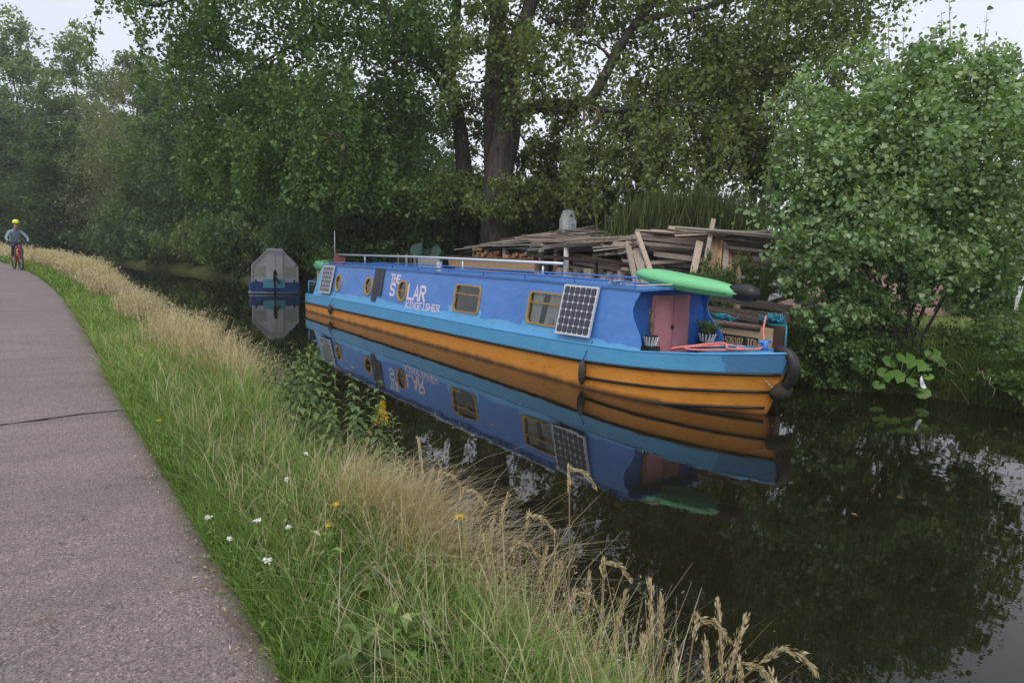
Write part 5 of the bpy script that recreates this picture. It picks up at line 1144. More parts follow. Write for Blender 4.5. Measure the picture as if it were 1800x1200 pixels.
def broom(label, px0, px1, top, dist, n, seed):
    g = np.random.default_rng(seed); a, b = at(px0, 400, dist), at(px1, 400, dist); base = (a + b) / 2; base[2] = .7; root = empty('broom_hedge', base, 0, label, 'bush')
    u = g.random(n); P = a + (b - a) * u[:, None]; P[:, :2] += g.standard_normal((n, 2)) * .35; ztop = top - 1.1 * np.abs(u - .5) ** 1.5 + g.standard_normal(n) * .16
    L = g.uniform(.35, .9, n); z0 = .8 + (ztop - .8 - L * .6) * g.random(n) ** .55; d = np.stack([g.standard_normal(n) * .16, g.standard_normal(n) * .16, np.ones(n)], 1) * L[:, None]
    P[:, 2] = z0; side = unit(np.stack([g.standard_normal(n), g.standard_normal(n), np.zeros(n)], 1)) * .012
    V = np.stack([P - side, P + side, P + d * .6 + side * .7, P + d, P + d * .6 - side * .7], 1).reshape(-1, 3) - base; F = (np.arange(n) * 5)[:, None] + np.array([[0, 1, 2, 4]]); F2 = (np.arange(n) * 5)[:, None] + np.array([[4, 2, 3, 3]])
    me = bpy.data.meshes.new('crown'); me.from_pydata(V.tolist(), [], F.tolist() + [f[:3] for f in F2.tolist()]); me.materials.append(G_BROOM); at_ = me.attributes.new('v', 'FLOAT', 'POINT'); at_.data.foreach_set('value', np.repeat(g.random(n), 5).astype(np.float32)); me.update(); link('crown', me, root)
    r = random.Random(seed); paths = [(wob((r.uniform(-1, 1), r.uniform(-.6, .6), -.2), (r.uniform(-1.2, 1.2), r.uniform(-.7, .7), 1.6), 4, .05, r), .025, .008) for _ in range(10)]; limbs_mesh(paths, M['bark_dark'], root, 'stem')
broom('tall feathery green broom bush behind the timber pile', 1110, 1310, 3.42, 17.0, 16000, 61)
# pink wall and bits beyond the poplar bush
t = NT('pink_brick'); v = t.coord('Object'); c_ = t.mix(t.noise(v, 2, 6, .6), (.36, .22, .19), (.50, .35, .31)); t.pbsdf(c_, .9, 0, .2, t.noise(v, 14, 5), .01); PINK = t.mat
root = empty('brick_wall', (15.5, 8.6, .65), 0, 'low pink brick wall seen through the gaps under the poplar bush', 'wall'); a, b = Vector(at(1340, 520, 17.5)), Vector(at(1690, 520, 17.5)); a.z = b.z = .65; O = Vector((15.5, 8.6, .65)); d = (b - a).normalized(); n_ = int((b - a).length / .46)
BRK = MB().box((0, 0, 0), (.45, .2, .142), jit=.004).mesh('brick', PINK)
for row in range(8):
    for i in range(n_):
        if (row > 6 and i % 5 == 2) or rnd.random() < .01: continue
        p = a + d * (.46 * (i + .5 * (row % 2))) + Vector((0, 0, .075 + .15 * row)); put(BRK, 'brick', root, p - O + Vector((rnd.uniform(-.008, .008),) * 3), (0, 0, math.atan2(d.y, d.x)))
mb = MB(); mb.bar(Vector(at(1789, 524, 13.5)), Vector(at(1800, 487, 13.6)), .06, .06); mb.bar(Vector(at(1789, 524, 13.5)), Vector(at(1786, 545, 13.5)) , .06, .06); o = mb.build('white_post', M['white']); tag(o, 'thin white leaning post at the right edge by the lawn', 'post')
mb = MB()
for i in range(14): p = Vector(at(1365 + 6 * i, 500 + 3.1 * i + (9 if i % 2 else 0), 12.6)); mb.box(p, (.16, .10, .05), Matrix.Rotation(i * .7, 3, 'Z') @ Matrix.Rotation(.5 * math.sin(i), 3, 'X'), jit=.02)
mb.box(Vector(at(1300, 487, 13.2)), (.7, .12, .05), Matrix.Rotation(-.7, 3, 'Z')); mb.box(Vector(at(1372, 523, 12.2)), (.3, .2, .10), Matrix.Rotation(-.5, 3, 'Z'), jit=.06)
o = mb.build('rubbish_heap', M['white_sheet']); tag(o, 'scattered pale scrap behind the black bag on the kayak', 'scrap'); o['kind'] = 'stuff'

c = at(1262, 478, 13.0); bushes.plant((G_NETTLE, 3), (c[0], c[1], .6), (.48, .48, 1.25), 2.2, 'pale weeds growing in front of the leaning boards behind the kayak', 'weeds by the timber')
c = at(1335, 450, 13.2); bushes.plant((G_NETTLE, 3), (c[0], c[1], .6), (.5, .5, 1.35), 4.2, 'weeds between the leaning boards and the poplar bush', 'weeds by the timber')

for i, (px, d_, sc_, hh, lb) in enumerate(((1720, 17.5, 1.1, 1.5, 'green bush at the end of the pink wall beyond the lawn'), (1800, 18.5, 1.2, 1.4, 'green bush beyond the lawn at the right edge'))):
    c = at(px, 500, d_); bushes.plant((G_MID, 2), (c[0], c[1], .6), (sc_, sc_, hh), 1 + i * 2.3, lb, 'bushes beyond the lawn')
root0 = None; g = random.Random(12)
LEAF = MB().add([(0, 0, 0), (.03, .018, .004), (.065, 0, 0), (.03, -.018, .003)], [(0, 1, 2, 3)]).mesh('floating_leaf', G_STRAW)
for i in range(26):
    X_ = g.uniform(3.0, 9.5); Y_ = g.uniform(1.5, 6.5) if X_ > 6.4 else g.uniform(2.5, 12); o = link('floating_leaf', LEAF, None, (X_, Y_, .004)); o.rotation_euler = (0, 0, g.uniform(0, 6.28)); k = g.uniform(.5, 1.1); o.scale = (k, k, k); tag(o, 'small pale leaf floating on the dark canal water', 'leaf', 'leaves floating on the canal')
# ------------------------------------------------------------------ the grass verge along the towpath
def on_plane(px, py, axis, val):
    v = FW + RT * (px - 900) / 1200 + UP * (600 - py) / 1200; o = np.array([0, 0, EYE]); return o + v * (val - o[axis]) / v[axis]
vbend = lambda Y: .0026 * np.maximum(0, Y - 14) ** 2
def vzpath(Y): t = np.clip((Y - 10) / 23, 0, 1); return .55 + .18 * t * t * (3 - 2 * t)
def verge_z(u, Y):
    z = vzpath(Y); return np.where(u < .62, z, z - (np.clip(u - .62, 0, 1) / .38) ** 1.5 * .52)
def vsm(Y): t = np.clip((Y - 3.8) / 2.6, 0, 1); return t * t * (3 - 2 * t)
def verge_xy(u, Y): return .72 - vbend(Y) + u * (.98 + .35 * vsm(Y))
def patch(X, Y, s, seed):
    g = np.random.default_rng(seed); out = np.zeros_like(X)
    for i in range(5): k = g.standard_normal(2) * s; out += np.sin(X * k[0] * 2 + Y * k[1] + g.random() * 6.28)
    return out / 5
def blades(base, h, lean, w, curl, tip=.12):
    """ribbons with four rungs; lean (n,2) horizontal offset of the tip"""
    n = len(base); P = []; sd = unit(np.stack([-lean[:, 1] + .3 * rng.standard_normal(n) * np.hypot(*lean.T), lean[:, 0], np.zeros(n)], 1) + 1e-6) * w[:, None] * .5
    for t_, ww in ((0, .8), (.38, 1), (.74, .72), (1, tip)):
        c = base.copy(); c[:, :2] += lean * (t_ ** 1.8)[..., None] if False else lean * t_ ** 1.8; c[:, 2] += h * (t_ - curl * t_ ** 3); P += [c - sd * ww, c + sd * ww]
    V = np.stack(P, 1).reshape(-1, 3); b = (np.arange(n) * 8)[:, None]
    F = np.concatenate([b + np.array([[0, 1, 3, 2]]), b + np.array([[2, 3, 5, 4]]), b + np.array([[4, 5, 7, 6]])]); return V, F, c
def sow(zones, kind, seed):
    g = np.random.default_rng(seed); B = []; H = []; LN = []; W_ = []; CU = []; A = []
    for (y0, y1, n, u0, u1, hmin, hmax, pw) in zones:
        Y = y0 + (y1 - y0) * g.random(n); u = u0 + (u1 - u0) * g.random(n) ** pw; X = verge_xy(u, Y)
        pt = patch(X, Y, 1.6, 4); pt2 = patch(X, Y, .6, 9)
        if kind == 'straw': keep = (pt * .9 + pt2 + g.random(n) * 1.0 + (Y - 11).clip(-7, 8) * .075 + (u - .75) * 2.0 > .30) & ~((Y > 4.1) & (Y < 6.9) & (u > .55)) & ((Y > 6) | (u > .80) | (g.random(n) < .25))
        else: keep = g.random(n) > .12 + .35 * (pt2 > .35)
        Y, u, X, pt = Y[keep], u[keep], X[keep], pt[keep]; m = len(Y); D = np.hypot(X, Y)
        B.append(np.stack([X, Y, verge_z(u, Y) - .02], 1)); h = (hmin + (hmax - hmin) * (.35 + .65 * np.clip(u, 0, 1))) * (.6 + .6 * g.random(m)) * (1 + .28 * pt); H.append(h)
        th = 6.28 * g.random(m); ln = h * (.25 + .65 * g.random(m)); lx = np.cos(th) * ln - .08 * h * (u < .3) + .05 * h; ly = np.sin(th) * ln - .10 * h; LN.append(np.stack([lx, ly], 1))
        W_.append(np.maximum(.0042 if kind != 'straw' else .0024, (.00085 if kind != 'straw' else .0006) * D) * (.7 + .6 * g.random(m))); CU.append(.05 + .35 * g.random(m)); A.append(np.clip(.42 + .30 * pt + .32 * g.standard_normal(m), 0, 1))
    return [np.concatenate(q) for q in (B, H, LN, W_, CU, A)]
bs, h, ln, w, cu, a = sow([(1.0, 4.5, 42000, -.06, 1.0, .13, .38, 1), (4.5, 9, 32000, -.06, 1.0, .14, .40, 1), (9, 18, 26000, -.02, 1.0, .16, .42, .9), (18, 34, 15000, -.03, 1.0, .18, .42, .9), (34, 70, 9000, -.05, 1.05, .2, .5, 1), (1.0, 9, 7000, .05, .85, .26, .46, 1)], 'green', 401)
V, F, _ = blades(bs, h, ln, w, cu); o = link('grass', np_mesh('grass', V, F, G_GRASS, np.repeat(a, 8))); tag(o, 'green grass growing along the towpath verge', 'grass', kind='stuff')
bs, h, ln, w, cu, a = sow([(1.2, 5, 4200, .50, 1.04, .34, .66, .6), (5, 9, 5200, .42, 1.0, .36, .70, .8), (9, 18, 15000, .36, 1.0, .40, .74, .85), (18, 34, 13000, .34, 1.02, .42, .80, .85), (34, 70, 7000, .2, 1.05, .42, .8, .9)], 'straw', 402)
V, F, tips = blades(bs, h, ln * .55, w, cu * .6, .35)
g = np.random.default_rng(403); k = 4; n = len(tips); D = np.hypot(tips[:, 0], tips[:, 1])
dirn = unit(np.concatenate([ln * .7, h[:, None] * .6], 1)); uu = g.random((n, k, 1)); hp = tips[:, None, :] - dirn[:, None, :] * (uu * (.05 + .20 * h)[:, None, None]) + g.standard_normal((n, k, 3)) * (.010 + .0006 * D)[:, None, None]
sz = np.repeat(np.maximum(.010, .0028 * D), k)[:, None]
hp = hp.reshape(-1, 3); V2, F2, a2 = leaves(hp, sz, -.2, .24, flat=0, g=g)
V = np.concatenate([V, V2]); F = np.concatenate([F, F2 + 8 * n]); av = np.concatenate([np.repeat(a, 8), np.clip(.55 + .4 * a2, 0, 1)])
o = link('dry_grass', np_mesh('dry_grass', V, F, G_STRAW, av)); tag(o, 'dry straw-coloured seeding grass along the water side of the verge', 'grass', kind='stuff')
g = np.random.default_rng(407); n = 3200; Y = 1.2 + 9.5 * g.random(n); u = .08 + .85 * g.random(n); B_ = np.stack([verge_xy(u, Y), Y, verge_z(u, Y) - .02], 1); hh = .30 + .34 * g.random(n) * (.5 + .5 * u); V, F, _ = blades(B_, hh, g.standard_normal((n, 2)) * .16, np.full(n, .0026), .1 + .3 * g.random(n), .4); o = link('pale_stems', np_mesh('pale_stems', V, F, G_STRAW, np.repeat(np.clip(.6 + .3 * g.standard_normal(n), 0, 1), 8))); tag(o, 'thin pale stems scattered through the green verge', 'grass', kind='stuff')
# broad pale tussocks near the camera, bent over by the wind
g = np.random.default_rng(404); n = 5200; cy_ = np.array([3.4, 2.9, 8.6, 7.6]); cx_ = np.array([1.46, 1.52, 1.5, 1.62]); idx = g.choice(4, n, p=[.42, .2, .22, .16]); B_ = np.stack([cx_[idx] + g.standard_normal(n) * .13, cy_[idx] + g.standard_normal(n) * .28, np.full(n, .44)], 1)
hh = .42 + .22 * g.random(n); lean = np.stack([.10 + .16 * g.standard_normal(n), -.22 + .18 * g.standard_normal(n)], 1)
V, F, _ = blades(B_, hh, lean, np.full(n, .0028), .1 + .3 * g.random(n), .3); o = link('straw_tussocks', np_mesh('straw_tussocks', V, F, G_STRAW, np.repeat(np.clip(.65 + .25 * g.standard_normal(n), 0, 1), 8))); tag(o, 'pale bent grass tussocks by the water', 'grass', kind='stuff')
# lawn and rough grass on the far side
g = np.random.default_rng(405); n = 15000; px_ = g.uniform(1380, 1860, n); ds = g.uniform(11.6, 17, n); Pq = np.array([0, 0, EYE]) + (FW + RT * ((px_ - 900) / 1200)[:, None] + UP * (600 - 560) / 1200) * ds[:, None]
Pq[:, 2] = .60; Pq = Pq[Pq[:, 0] > 12.4]; n = len(Pq); V, F, _ = blades(Pq, g.uniform(.10, .24, n), g.standard_normal((n, 2)) * .05, np.full(n, .016), np.full(n, .1)); o = link('lawn_grass', np_mesh('lawn_grass', V, F, G_GRASS, np.repeat(np.clip(.8 + .12 * g.standard_normal(n), 0, .92), 8))); tag(o, 'bright lawn beyond the right bank', 'grass', kind='stuff')
g = np.random.default_rng(406); n = 15000; Y = g.uniform(1.0, 9, n); fe = np.array([far_edge(y) for y in Y]); Pq = np.stack([fe - .14 + 1.0 * g.random(n), Y, np.zeros(n)], 1); Pq[:, 2] = np.interp(Pq[:, 0] - fe, [-.14, .05, .3, .9], [-.04, .1, .3, .45]); V, F, _ = blades(Pq, g.uniform(.15, .5, n), g.standard_normal((n, 2)) * .12 + np.array([-.12, -.05]), np.full(n, .011), g.uniform(.1, .5, n)); o = link('bank_grass', np_mesh('bank_grass', V, F, G_NETTLE, np.repeat(g.random(n), 8))); tag(o, 'rough grass hanging over the right bank', 'grass', kind='stuff')

# tall single grass stems standing out against the water
stems = [(1000, 822, 2.0, .16), (1143, 1022, 2.0, .10), (1162, 1050, 2.05, .06), (1225, 1085, 2.0, .05), (1262, 1060, 2.05, .10), (1312, 1085, 2.1, .04), (1372, 1140, 2.0, -.22), (1100, 1042, 2.0, .05), (868, 915, 2.0, .03), (905, 950, 2.0, .06), (960, 965, 2.05, .02), (1035, 1010, 2.05, .08), (1060, 985, 2.0, .10), (893, 870, 2.05, .02), (760, 825, 2.1, .03), (775, 830, 2.05, -.04), (1085, 1095, 2.0, .12), (1240, 1130, 2.02, .16), (1300, 1165, 2.0, .2), (1355, 1185, 1.98, .2), (735, 770, 2.1, .22), (930, 905, 2.0, .05), (985, 990, 1.98, -.05), (1190, 1150, 1.95, .1), (1010, 1040, 1.95, .05), (1130, 1120, 1.92, .07), (840, 880, 2.0, -.05), (815, 860, 2.02, .05)]
for i, (px, py, X, dr) in enumerate(stems):
    X -= .20; tp = on_plane(px, py, 0, X); tp = Vector(tp); L = rnd.uniform(.62, .80); b = Vector((X - .10 + rnd.uniform(-.05, .05), tp.y - dr + rnd.uniform(-.04, .08), .18)); L = tp.z - .18
    root = empty('grass_stem', b, 0, 'tall dry grass stem with a drooping seed head standing out against the dark water', 'grass stem', 'tall dry grass stems along the water'); e = tp - b
    k = 9; pts = [Vector((e.x * (t_ ** 2), e.y * (t_ ** 2), e.z * (t_ + .10 * math.sin(math.pi * t_)))) for t_ in np.linspace(0, 1, k)]
    if i % 3 == 0: pts += [pts[-1] + Vector((.05, -.04, -.015)), pts[-1] + Vector((.085, -.07, -.07))]
    mb = MB(); mb.tube(pts, [.0042 - .0020 * j / len(pts) for j in range(len(pts))], 5); mb.build('stalk', G_STRAW, root, True)
    gg = np.random.default_rng(500 + i); tail = np.array([tuple(p) for p in pts[-4:]]); s_ = np.linspace(0, len(tail) - 1.001, 130); f_ = s_.astype(int); q = tail[f_] + (tail[f_ + 1] - tail[f_]) * (s_ - f_)[:, None] + gg.standard_normal((130, 3)) * .0045
    tg_ = unit((tail[f_ + 1] - tail[f_]) + 1e-6); ad = unit(tg_ + gg.standard_normal((130, 3)) * .22); sd_ = unit(np.cross(ad, gg.standard_normal((130, 3)))); Ls = (.020 + .008 * gg.random((130, 1))); V = np.stack([q, q + ad * Ls * .45 + sd_ * .0028, q + ad * Ls, q + ad * Ls * .45 - sd_ * .0028], 1).reshape(-1, 3); F = (np.arange(130) * 4)[:, None] + np.array([[0, 1, 2, 3]]); av = np.repeat(gg.random(130), 4); link('seed_head', np_mesh('seed_head', V, F, G_STRAW, np.clip(.3 + .5 * av, 0, 1)), root)

# leafy plants at the water edge of the verge
def herb(name, label, base, h, nl, ll, mt_, seed, asp=.45, group=None, lean=(0, 0), head=None, dense=1, up=.2):
    g = np.random.default_rng(seed); root = empty(name, base, g.random() * 6.28, label, 'plant', group); k = 6
    pts = [Vector((lean[0] * (i / k) ** 2 + .01 * g.standard_normal(), lean[1] * (i / k) ** 2 + .01 * g.standard_normal(), h * i / k)) for i in range(k + 1)]
    mb = MB(); mb.tube(pts, [.006 - .004 * i / k for i in range(k + 1)], 5); mb.build('stem', mt_, root, True)
    Vs, Fs, As = [], [], []; b = 0
    for i in range(nl):
        t_ = .12 + .88 * (i + g.random() * .5) / nl; j = min(k - 1, int(t_ * k)); p = pts[j].lerp(pts[j + 1], t_ * k - j); th = i * 2.4 + g.random() * .5; L = ll * (1.05 - .55 * t_) * (.8 + .4 * g.random()); u_ = Vector((math.cos(th), math.sin(th), 0)); s_ = Vector((-u_.y, u_.x, 0)); wd = L * asp * .5; dz = up - (.5 * (1 - t_))
        m1 = p + u_ * L * .45 + Vector((0, 0, L * (dz * .5 + .10))); tip = p + u_ * L * .95 + Vector((0, 0, L * (dz - .18)))
        Vs += [p, m1 + s_ * wd, tip, m1 - s_ * wd, m1 - Vector((0, 0, wd * .3))]; Fs += [(b, b + 1, b + 4), (b + 1, b + 2, b + 4), (b + 2, b + 3, b + 4), (b + 3, b, b + 4)]; As += [min(1, max(0, .35 + .3 * t_ + .25 * g.standard_normal()))] * 5; b += 5
    link('foliage', np_mesh('foliage', np.array([tuple(v) for v in Vs]), np.array(Fs), mt_, np.array(As)), root)
    if head is not None: head(root, pts[-1], g)
    return root
def plume(root, p, g):      # golden plume
    P = [];
    for t_ in np.linspace(0, 1, 26):
        for _ in range(14): th = g.random() * 6.28; rr = .062 * (1 - t_) ** .8 * g.random() ** .5; P.append((p.x + rr * math.cos(th), p.y + rr * math.sin(th), p.z - .03 + .16 * t_ - .25 * rr))
    V, F, a = leaves(np.array(P), .016, -.3, .7, g=g); link('flower_plume', np_mesh('flower_plume', V, F, G_GOLD, a), root)
WHITE_P = leaf_mat('petal_white', [(0, (.55, .55, .50)), (1, (.82, .82, .80))], .1)
def umbel(mt_, r_=.03, n=70):
    def f(root, p, g):
        d = g.standard_normal((n, 2)) * r_ * .55; P = np.stack([p.x + d[:, 0], p.y + d[:, 1], p.z + .01 - (d ** 2).sum(1) * 6], 1); V, F, a = leaves(P, .008, 0, .9, flat=2, g=g); link('flower_head', np_mesh('flower_head', V, F, mt_, a), root)
    return f
gN = np.random.default_rng(410)
for i in range(40):
    Y = 4.15 + 2.5 * (i / 40) + gN.normal() * .12; X = near_edge(Y) + gN.uniform(-.30, .22); herb('nettle', 'tall nettle with drooping toothed leaves in the dark green clump at the water edge', (X, Y, .30), gN.uniform(.62, .95), 40, .12, G_NETTLE, 420 + i, .5, 'nettles at the water edge', (gN.normal() * .08, gN.normal() * .08), None, up=-.1)
tp = on_plane(672, 735, 0, 2.02); herb('goldenrod', 'goldenrod with a bright yellow plume at the water edge', (2.0, tp[1], .33), max(.4, tp[2] - .33), 22, .09, G_NETTLE, 450, .22, None, (.0, .0), plume)
for i, (px, py, X, lb) in enumerate(((688, 728, 2.04, 'tall leafy goldenrod without flowers right of the yellow plume'), (700, 785, 2.06, 'shorter leafy goldenrod without flowers, lowest to the right of the yellow plume'), (668, 790, 1.95, 'leafy goldenrod without flowers below the yellow plume'), (455, 915, 1.12, 'bright leafy goldenrod seedling in the grass among white yarrow'))):
    tp = on_plane(px, py, 0, X); z0 = .33 if X > 1.5 else .55; herb('goldenrod', lb, (X, tp[1], z0), max(.28, tp[2] - z0), 46, .13, G_BRIGHT if i == 3 else G_POPLAR, 455 + i, .2, None, (0, 0), None, up=.35)
for i, (px, py, lb) in enumerate(((467, 990, 'white yarrow flower head lowest and nearest in the grass'), (461, 918, 'white yarrow flower head beside the bright leafy seedling'), (508, 930, 'small white yarrow flower right of the leafy seedling'), (404, 951, 'small white flower nearest to the path edge'), (540, 800, 'white flower in front of the nettle clump'), (372, 910, 'cluster of dull white yarrow close to the path'), (505, 848, 'dull pinkish yarrow head in the tall grass'))):
    tp = on_plane(px, py, 2, .92 if px > 450 else .78); herb('yarrow', lb, (tp[0], tp[1], .55), tp[2] - .55, 10, .05, G_GRASS, 470 + i, .3, None, (0, 0), umbel(WHITE_P, .013 if i in (0, 1, 5) else .008))
for i, (px, py, lb) in enumerate(((808, 915, 'yellow ragwort flowers among dry grass over the water'), (575, 927, 'yellow hawkbit flower in the long grass'), (589, 886, 'small orange-yellow flower in the pale tussock'), (284, 740, 'yellow flower in the grass near the path crack'))):
    tp = on_plane(px, py, 2, .92); herb('yellow_flower', lb, (tp[0], tp[1], .5), tp[2] - .5, 10, .05, G_GRASS, 480 + i, .3, None, (0, 0), umbel(G_GOLD, .026 if i == 0 else .011, 70 if i == 0 else 30))
gW = np.random.default_rng(495)
for i in range(26):
    Y = 1.9 + 7.5 * gW.random(); u = .12 + .5 * gW.random(); x_, y_ = float(verge_xy(u, Y)), float(Y)
    herb('verge_weed', 'low broad-leaved weed growing in the green grass of the verge', (x_, y_, .55), gW.uniform(.14, .30), 14, gW.uniform(.12, .19), G_NETTLE if i % 3 else G_GRASS, 520 + i, .34, 'broad-leaved weeds in the verge', (gW.normal() * .05, gW.normal() * .05), None, up=.5)
# bits lying on the path
for i, (px0, py0, px1, py1, lb) in enumerate(((300, 1036, 424, 1040, 'long dry straw lying across the path edge'), (385, 1070, 470, 1165, 'thin dry straw lying along the path edge'), (30, 603, 62, 607, 'small dry leaf litter lying in the middle of the path'), (60, 1095, 100, 1090, 'short dry stalk on the near path'))):
    a_, b_ = on_plane(px0, py0, 2, .584), on_plane(px1, py1, 2, .584); mb = MB(); mb.tube([Vector(a_), Vector((a_ + b_) / 2) + Vector((.01, .015, .01)), Vector(b_)], [.0022, .0028, .0016], 5); o = mb.build('dry_straw', G_STRAW); tag(o, lb, 'straw')
g = np.random.default_rng(490); n = 700; Y = 1.2 + 9 * g.random(n) ** 1.6; X = .72 - np.abs(g.standard_normal(n)) * .10 - .01; V, F, a = leaves(np.stack([X, Y, np.full(n, .577)], 1), .020, 0, .35, flat=8, g=g); V[:, 2] = V[:, 2].clip(.572, .60); o = link('path_litter', np_mesh('path_litter', V, F, G_STRAW, a)); tag(o, 'bits of dry straw and leaf along the path edge', 'litter', kind='stuff')
# ------------------------------------------------------------------ the cyclist coming along the towpath
def skin_mesh(name, verts, edges, radii, mats, pick, root_i=0, sub=2):
    me = bpy.data.meshes.new(name); me.from_pydata(verts, edges, [])
    o = bpy.data.objects.new(name, me); COL.objects.link(o); o.modifiers.new('s', 'SKIN').use_smooth_shade = True
    for i, r_ in enumerate(radii): q = r_ if hasattr(r_, '__len__') else (r_, r_); me.skin_vertices[0].data[i].radius = q; me.skin_vertices[0].data[i].use_root = (i == root_i)
    sb = o.modifiers.new('d', 'SUBSURF'); sb.levels = sub; sb.render_levels = sub
    dg = bpy.context.evaluated_depsgraph_get(); out = bpy.data.meshes.new_from_object(o.evaluated_get(dg)); out.name = name; bpy.data.objects.remove(o); bpy.data.meshes.remove(me)
    out.materials.clear()
    for m_ in mats: out.materials.append(m_)
    for p in out.polygons: p.material_index = pick(p.center); p.use_smooth = True
    return out
def cyclist():
    Y = 31.4; X = path_edge(Y) - .24; z0 = zpath(Y) + .02; rz = R(12)
    bike = empty('bicycle', (X, Y, z0), rz, 'red framed bicycle ridden along the towpath', 'bicycle')
    tyre = M['black']; red = mat('red_frame', (.42, .02, .03), .35, .1, 5)
    for yc in (-.55, .50):
        mb = MB(); N, n = 32, 8; vs = []
        for i in range(N):
            th = 2 * math.pi * i / N
            for j in range(n): ph = 2 * math.pi * j / n; rr = .325 + .024 * math.cos(ph); vs.append((.024 * math.sin(ph), rr * math.cos(th), rr * math.sin(th)))
        mb.add(vs, [(i * n + j, ((i + 1) % N) * n + j, ((i + 1) % N) * n + (j + 1) % n, i * n + (j + 1) % n) for i in range(N) for j in range(n)]); w = mb.build('wheel', tyre, bike, True, (0, yc, .35))
        mb = MB()
        for i in range(20): th = 2 * math.pi * i / 20; mb.bar((.018 * (-1) ** i, 0, 0), (0, .305 * math.cos(th), .305 * math.sin(th)), .003, .003)
        mb.tube([(-.05, 0, 0), (.05, 0, 0)], .02, 8); mb.build('spokes', M['grey_metal'], w)
    mb = MB(); hd, bb_, st, rear, fr_ = (0, -.36, .86), (0, .02, .30), (0, .17, .82), (0, .50, .35), (0, -.55, .35)
    mb.tube([(0, -.38, .78), bb_], .024, 8); mb.tube([(0, -.36, .87), (0, .15, .74)], .022, 8); mb.tube([bb_, st], .02, 8)
    for s in (-.06, .06):
        mb.tube([bb_, (s, .50, .35)], .012, 6); mb.tube([(0, .14, .72), (s, .50, .35)], .01, 6); mb.tube([(s * .8, -.42, .72), (s, -.55, .35)], .018, 6)
    mb.tube([(-.05, -.42, .72), (.05, -.42, .72)], .02, 6); mb.tube([(0, -.42, .70), (0, -.35, .96)], .022, 8); mb.build('frame', red, bike, True)
    mb = MB(); mb.tube([(-.33, -.33, 1.0), (-.18, -.36, .985), (0, -.37, .98), (.18, -.36, .985), (.33, -.33, 1.0)], .015, 8); mb.tube([(0, -.35, .94), (0, -.37, .98)], .02, 6); mb.box((0, -.40, .98), (.06, .05, .05)); mb.build('handlebar', M['black'], bike, True)
    mb = MB(); mb.lathe((0, .20, .88), [(.02, -.03), (.085, 0), (.08, .03), (.03, .05)], 10); mb.tube([(0, .17, .80), (0, .19, .87)], .014, 6); mb.build('saddle', M['black'], bike, True)
    mb = MB(); mb.bar((.06, .02, .30), (.07, .06, .13), .02, .015); mb.bar((-.06, .02, .30), (-.07, -.02, .47), .02, .015); mb.box((.12, .06, .125), (.10, .08, .02)); mb.box((-.12, -.02, .475), (.10, .08, .02)); mb.build('crank', M['grey_metal'], bike)
    person = empty('person', (X, Y, z0), rz, 'person riding towards the camera in a grey-blue jacket and yellow helmet', 'person')
    jacket = mat('grey_blue_jacket', (.20, .27, .32), .8, .2, 12); skin = mat('skin', (.48, .25, .18), .6, .1, 10); trous = mat('navy_trousers', (.035, .045, .085), .85, .25, 14); shoe = M['black']; glove = mat('dark_glove', (.02, .022, .025), .8, .2, 12)
    v = [(0, .19, .99), (0, .13, 1.14), (0, .02, 1.34), (0, -.07, 1.45), (0, -.13, 1.52), (0, -.17, 1.59), (0, -.18, 1.70)]
    rd = [(.15, .12), (.155, .115), (.165, .12), (.10, .085), (.058, .06), (.078, .09), (.086, .10)]; ed = [(i, i + 1) for i in range(6)]
    def chain(start, pts): 
        p = start
        for q, r_ in pts: v.append(q); rd.append(r_); ed.append((p, len(v) - 1)); p = len(v) - 1
        return p
    for s in (-1, 1):
        hnd = chain(2, [((s * .155, -.04, 1.40), .072), ((s * .26, -.12, 1.28), .055), ((s * .33, -.20, 1.16), .048), ((s * .32, -.28, 1.07), .038), ((s * .30, -.33, 1.025), .034)])
        for j in range(4): chain(hnd, [((s * (.265 + .022 * j), -.37, 1.03), .010), ((s * (.265 + .022 * j), -.385, 1.00), .009), ((s * (.265 + .022 * j), -.36, .975), .008)])
        chain(hnd, [((s * .245, -.345, 1.01), .011), ((s * .235, -.35, .985), .010)])
        lo = s > 0; kn = (s * .13, -.16, .66) if lo else (s * .14, -.26, .86); an = (s * .12, .10, .24) if lo else (s * .12, .02, .57); toe = (s * .125, -.06, .17) if lo else (s * .125, -.14, .52)
        chain(0, [((s * .10, .15, .95), .10), (tuple((np.array((s * .10, .15, .95)) + np.array(kn)) / 2), .085), (kn, .062), (tuple((np.array(kn) * .6 + np.array(an) * .4) + np.array([0, .02, 0])), .056), (an, .040), ((an[0], an[1] - .03, an[2] - .05), .042), (toe, .035)])
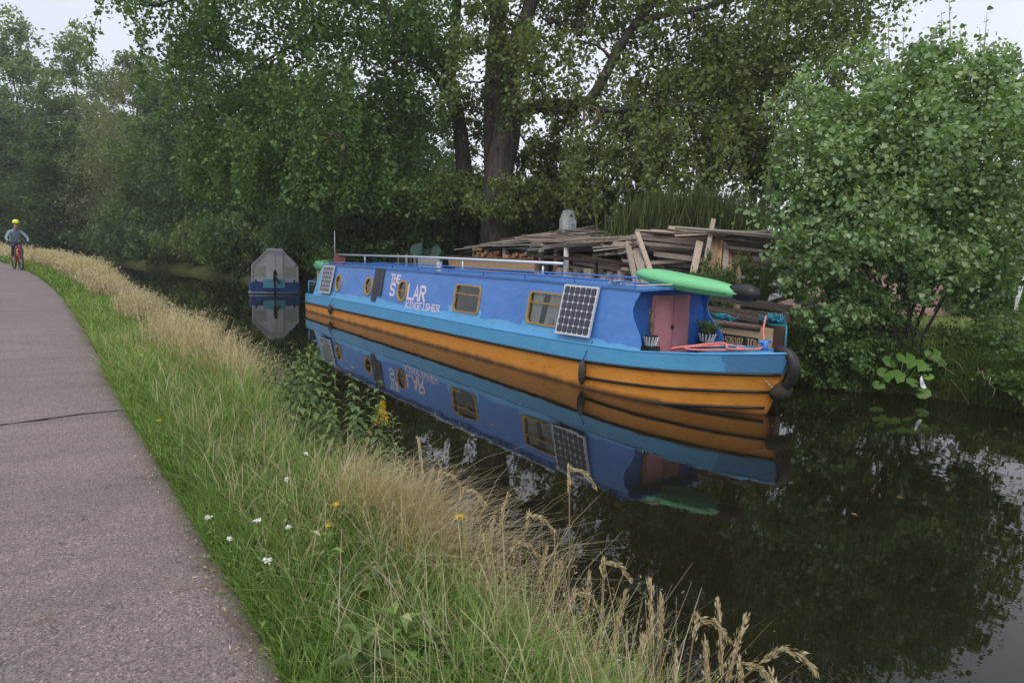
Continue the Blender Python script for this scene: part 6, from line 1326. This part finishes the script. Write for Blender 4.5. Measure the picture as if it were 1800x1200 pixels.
    def pick(c):
        if c.z > 1.51 and abs(c.x) < .15: return 1
        if c.z < 1.06 and c.y < -.29 and abs(c.x) > .21 and c.z > .95: return 4
        if c.x > 0 and c.z < .23 or c.x < 0 and c.z < .56 and c.y < .10 and c.z > .40: return 3
        if c.z > 1.02 or (abs(c.x) > .2 and c.z > .98): return 0
        return 2
    me = skin_mesh('body', v, ed, rd, [jacket, skin, trous, shoe, glove], pick); link('body', me, person)
    mb = MB(); prof = [(.118, 0), (.122, .03), (.11, .08), (.075, .12), (.02, .138)]; mb.lathe((0, 0, 0), prof, 18); mb.v = [(x * .9, y * 1.18 - .0, z) for x, y, z in mb.v]; h_ = mb.build('helmet', mat('yellow_helmet', (.62, .72, .06), .4, .06, 8), person, True, (0, -.17, 1.70)); h_.rotation_euler.x = .12
    mb = MB()
    for x in (-.05, 0, .05): mb.bar((x, -.125, .06), (x * .7, .02, .139 - abs(x) * .3), .018, .012)
    mb.build('vent', M['black'], h_)
    mb = MB()
    for s in (-1, 1): mb.lathe((s * .032, -.272, 1.675), [(.002, -.006), (.011, 0), (.002, .006)], 8, axis=Vector((0, 1, 0)))
    mb.build('eyes', M['black'], person)
    mb = MB(); mb.prism([(-.016, -.268, 1.635), (.016, -.268, 1.635), (0, -.302, 1.64)], (0, .012, .045)); mb.bar((-.025, -.262, 1.60), (.025, -.262, 1.60), .008, .008); mb.build('nose', skin, person, True)
    mb = MB()
    for s in (-1, 1): mb.lathe((s * .09, -.17, 1.655), [(.004, -.012), (.026, 0), (.012, .010)], 8, axis=Vector((s, 0, 0)))
    mb.build('ears', skin, person, True)
cyclist()

# ------------------------------------------------------------------ the faint damp haze that greys the far trees
hz = MB().box((-20, 65, 14.5), (300, 210, 33)).mesh('haze', [])
tv = bpy.data.materials.new('damp_air'); tv.use_nodes = True; tv.node_tree.nodes.clear(); vo = tv.node_tree.nodes.new('ShaderNodeOutputMaterial'); vp = tv.node_tree.nodes.new('ShaderNodeVolumePrincipled')
vp.inputs['Density'].default_value = .0008; vp.inputs['Color'].default_value = (.92, .93, .94, 1); tv.node_tree.links.new(vp.outputs[0], vo.inputs['Volume'])
hz.materials.append(tv); tag(link('haze', hz), kind='stuff'); scene.cycles.volume_bounces = 0
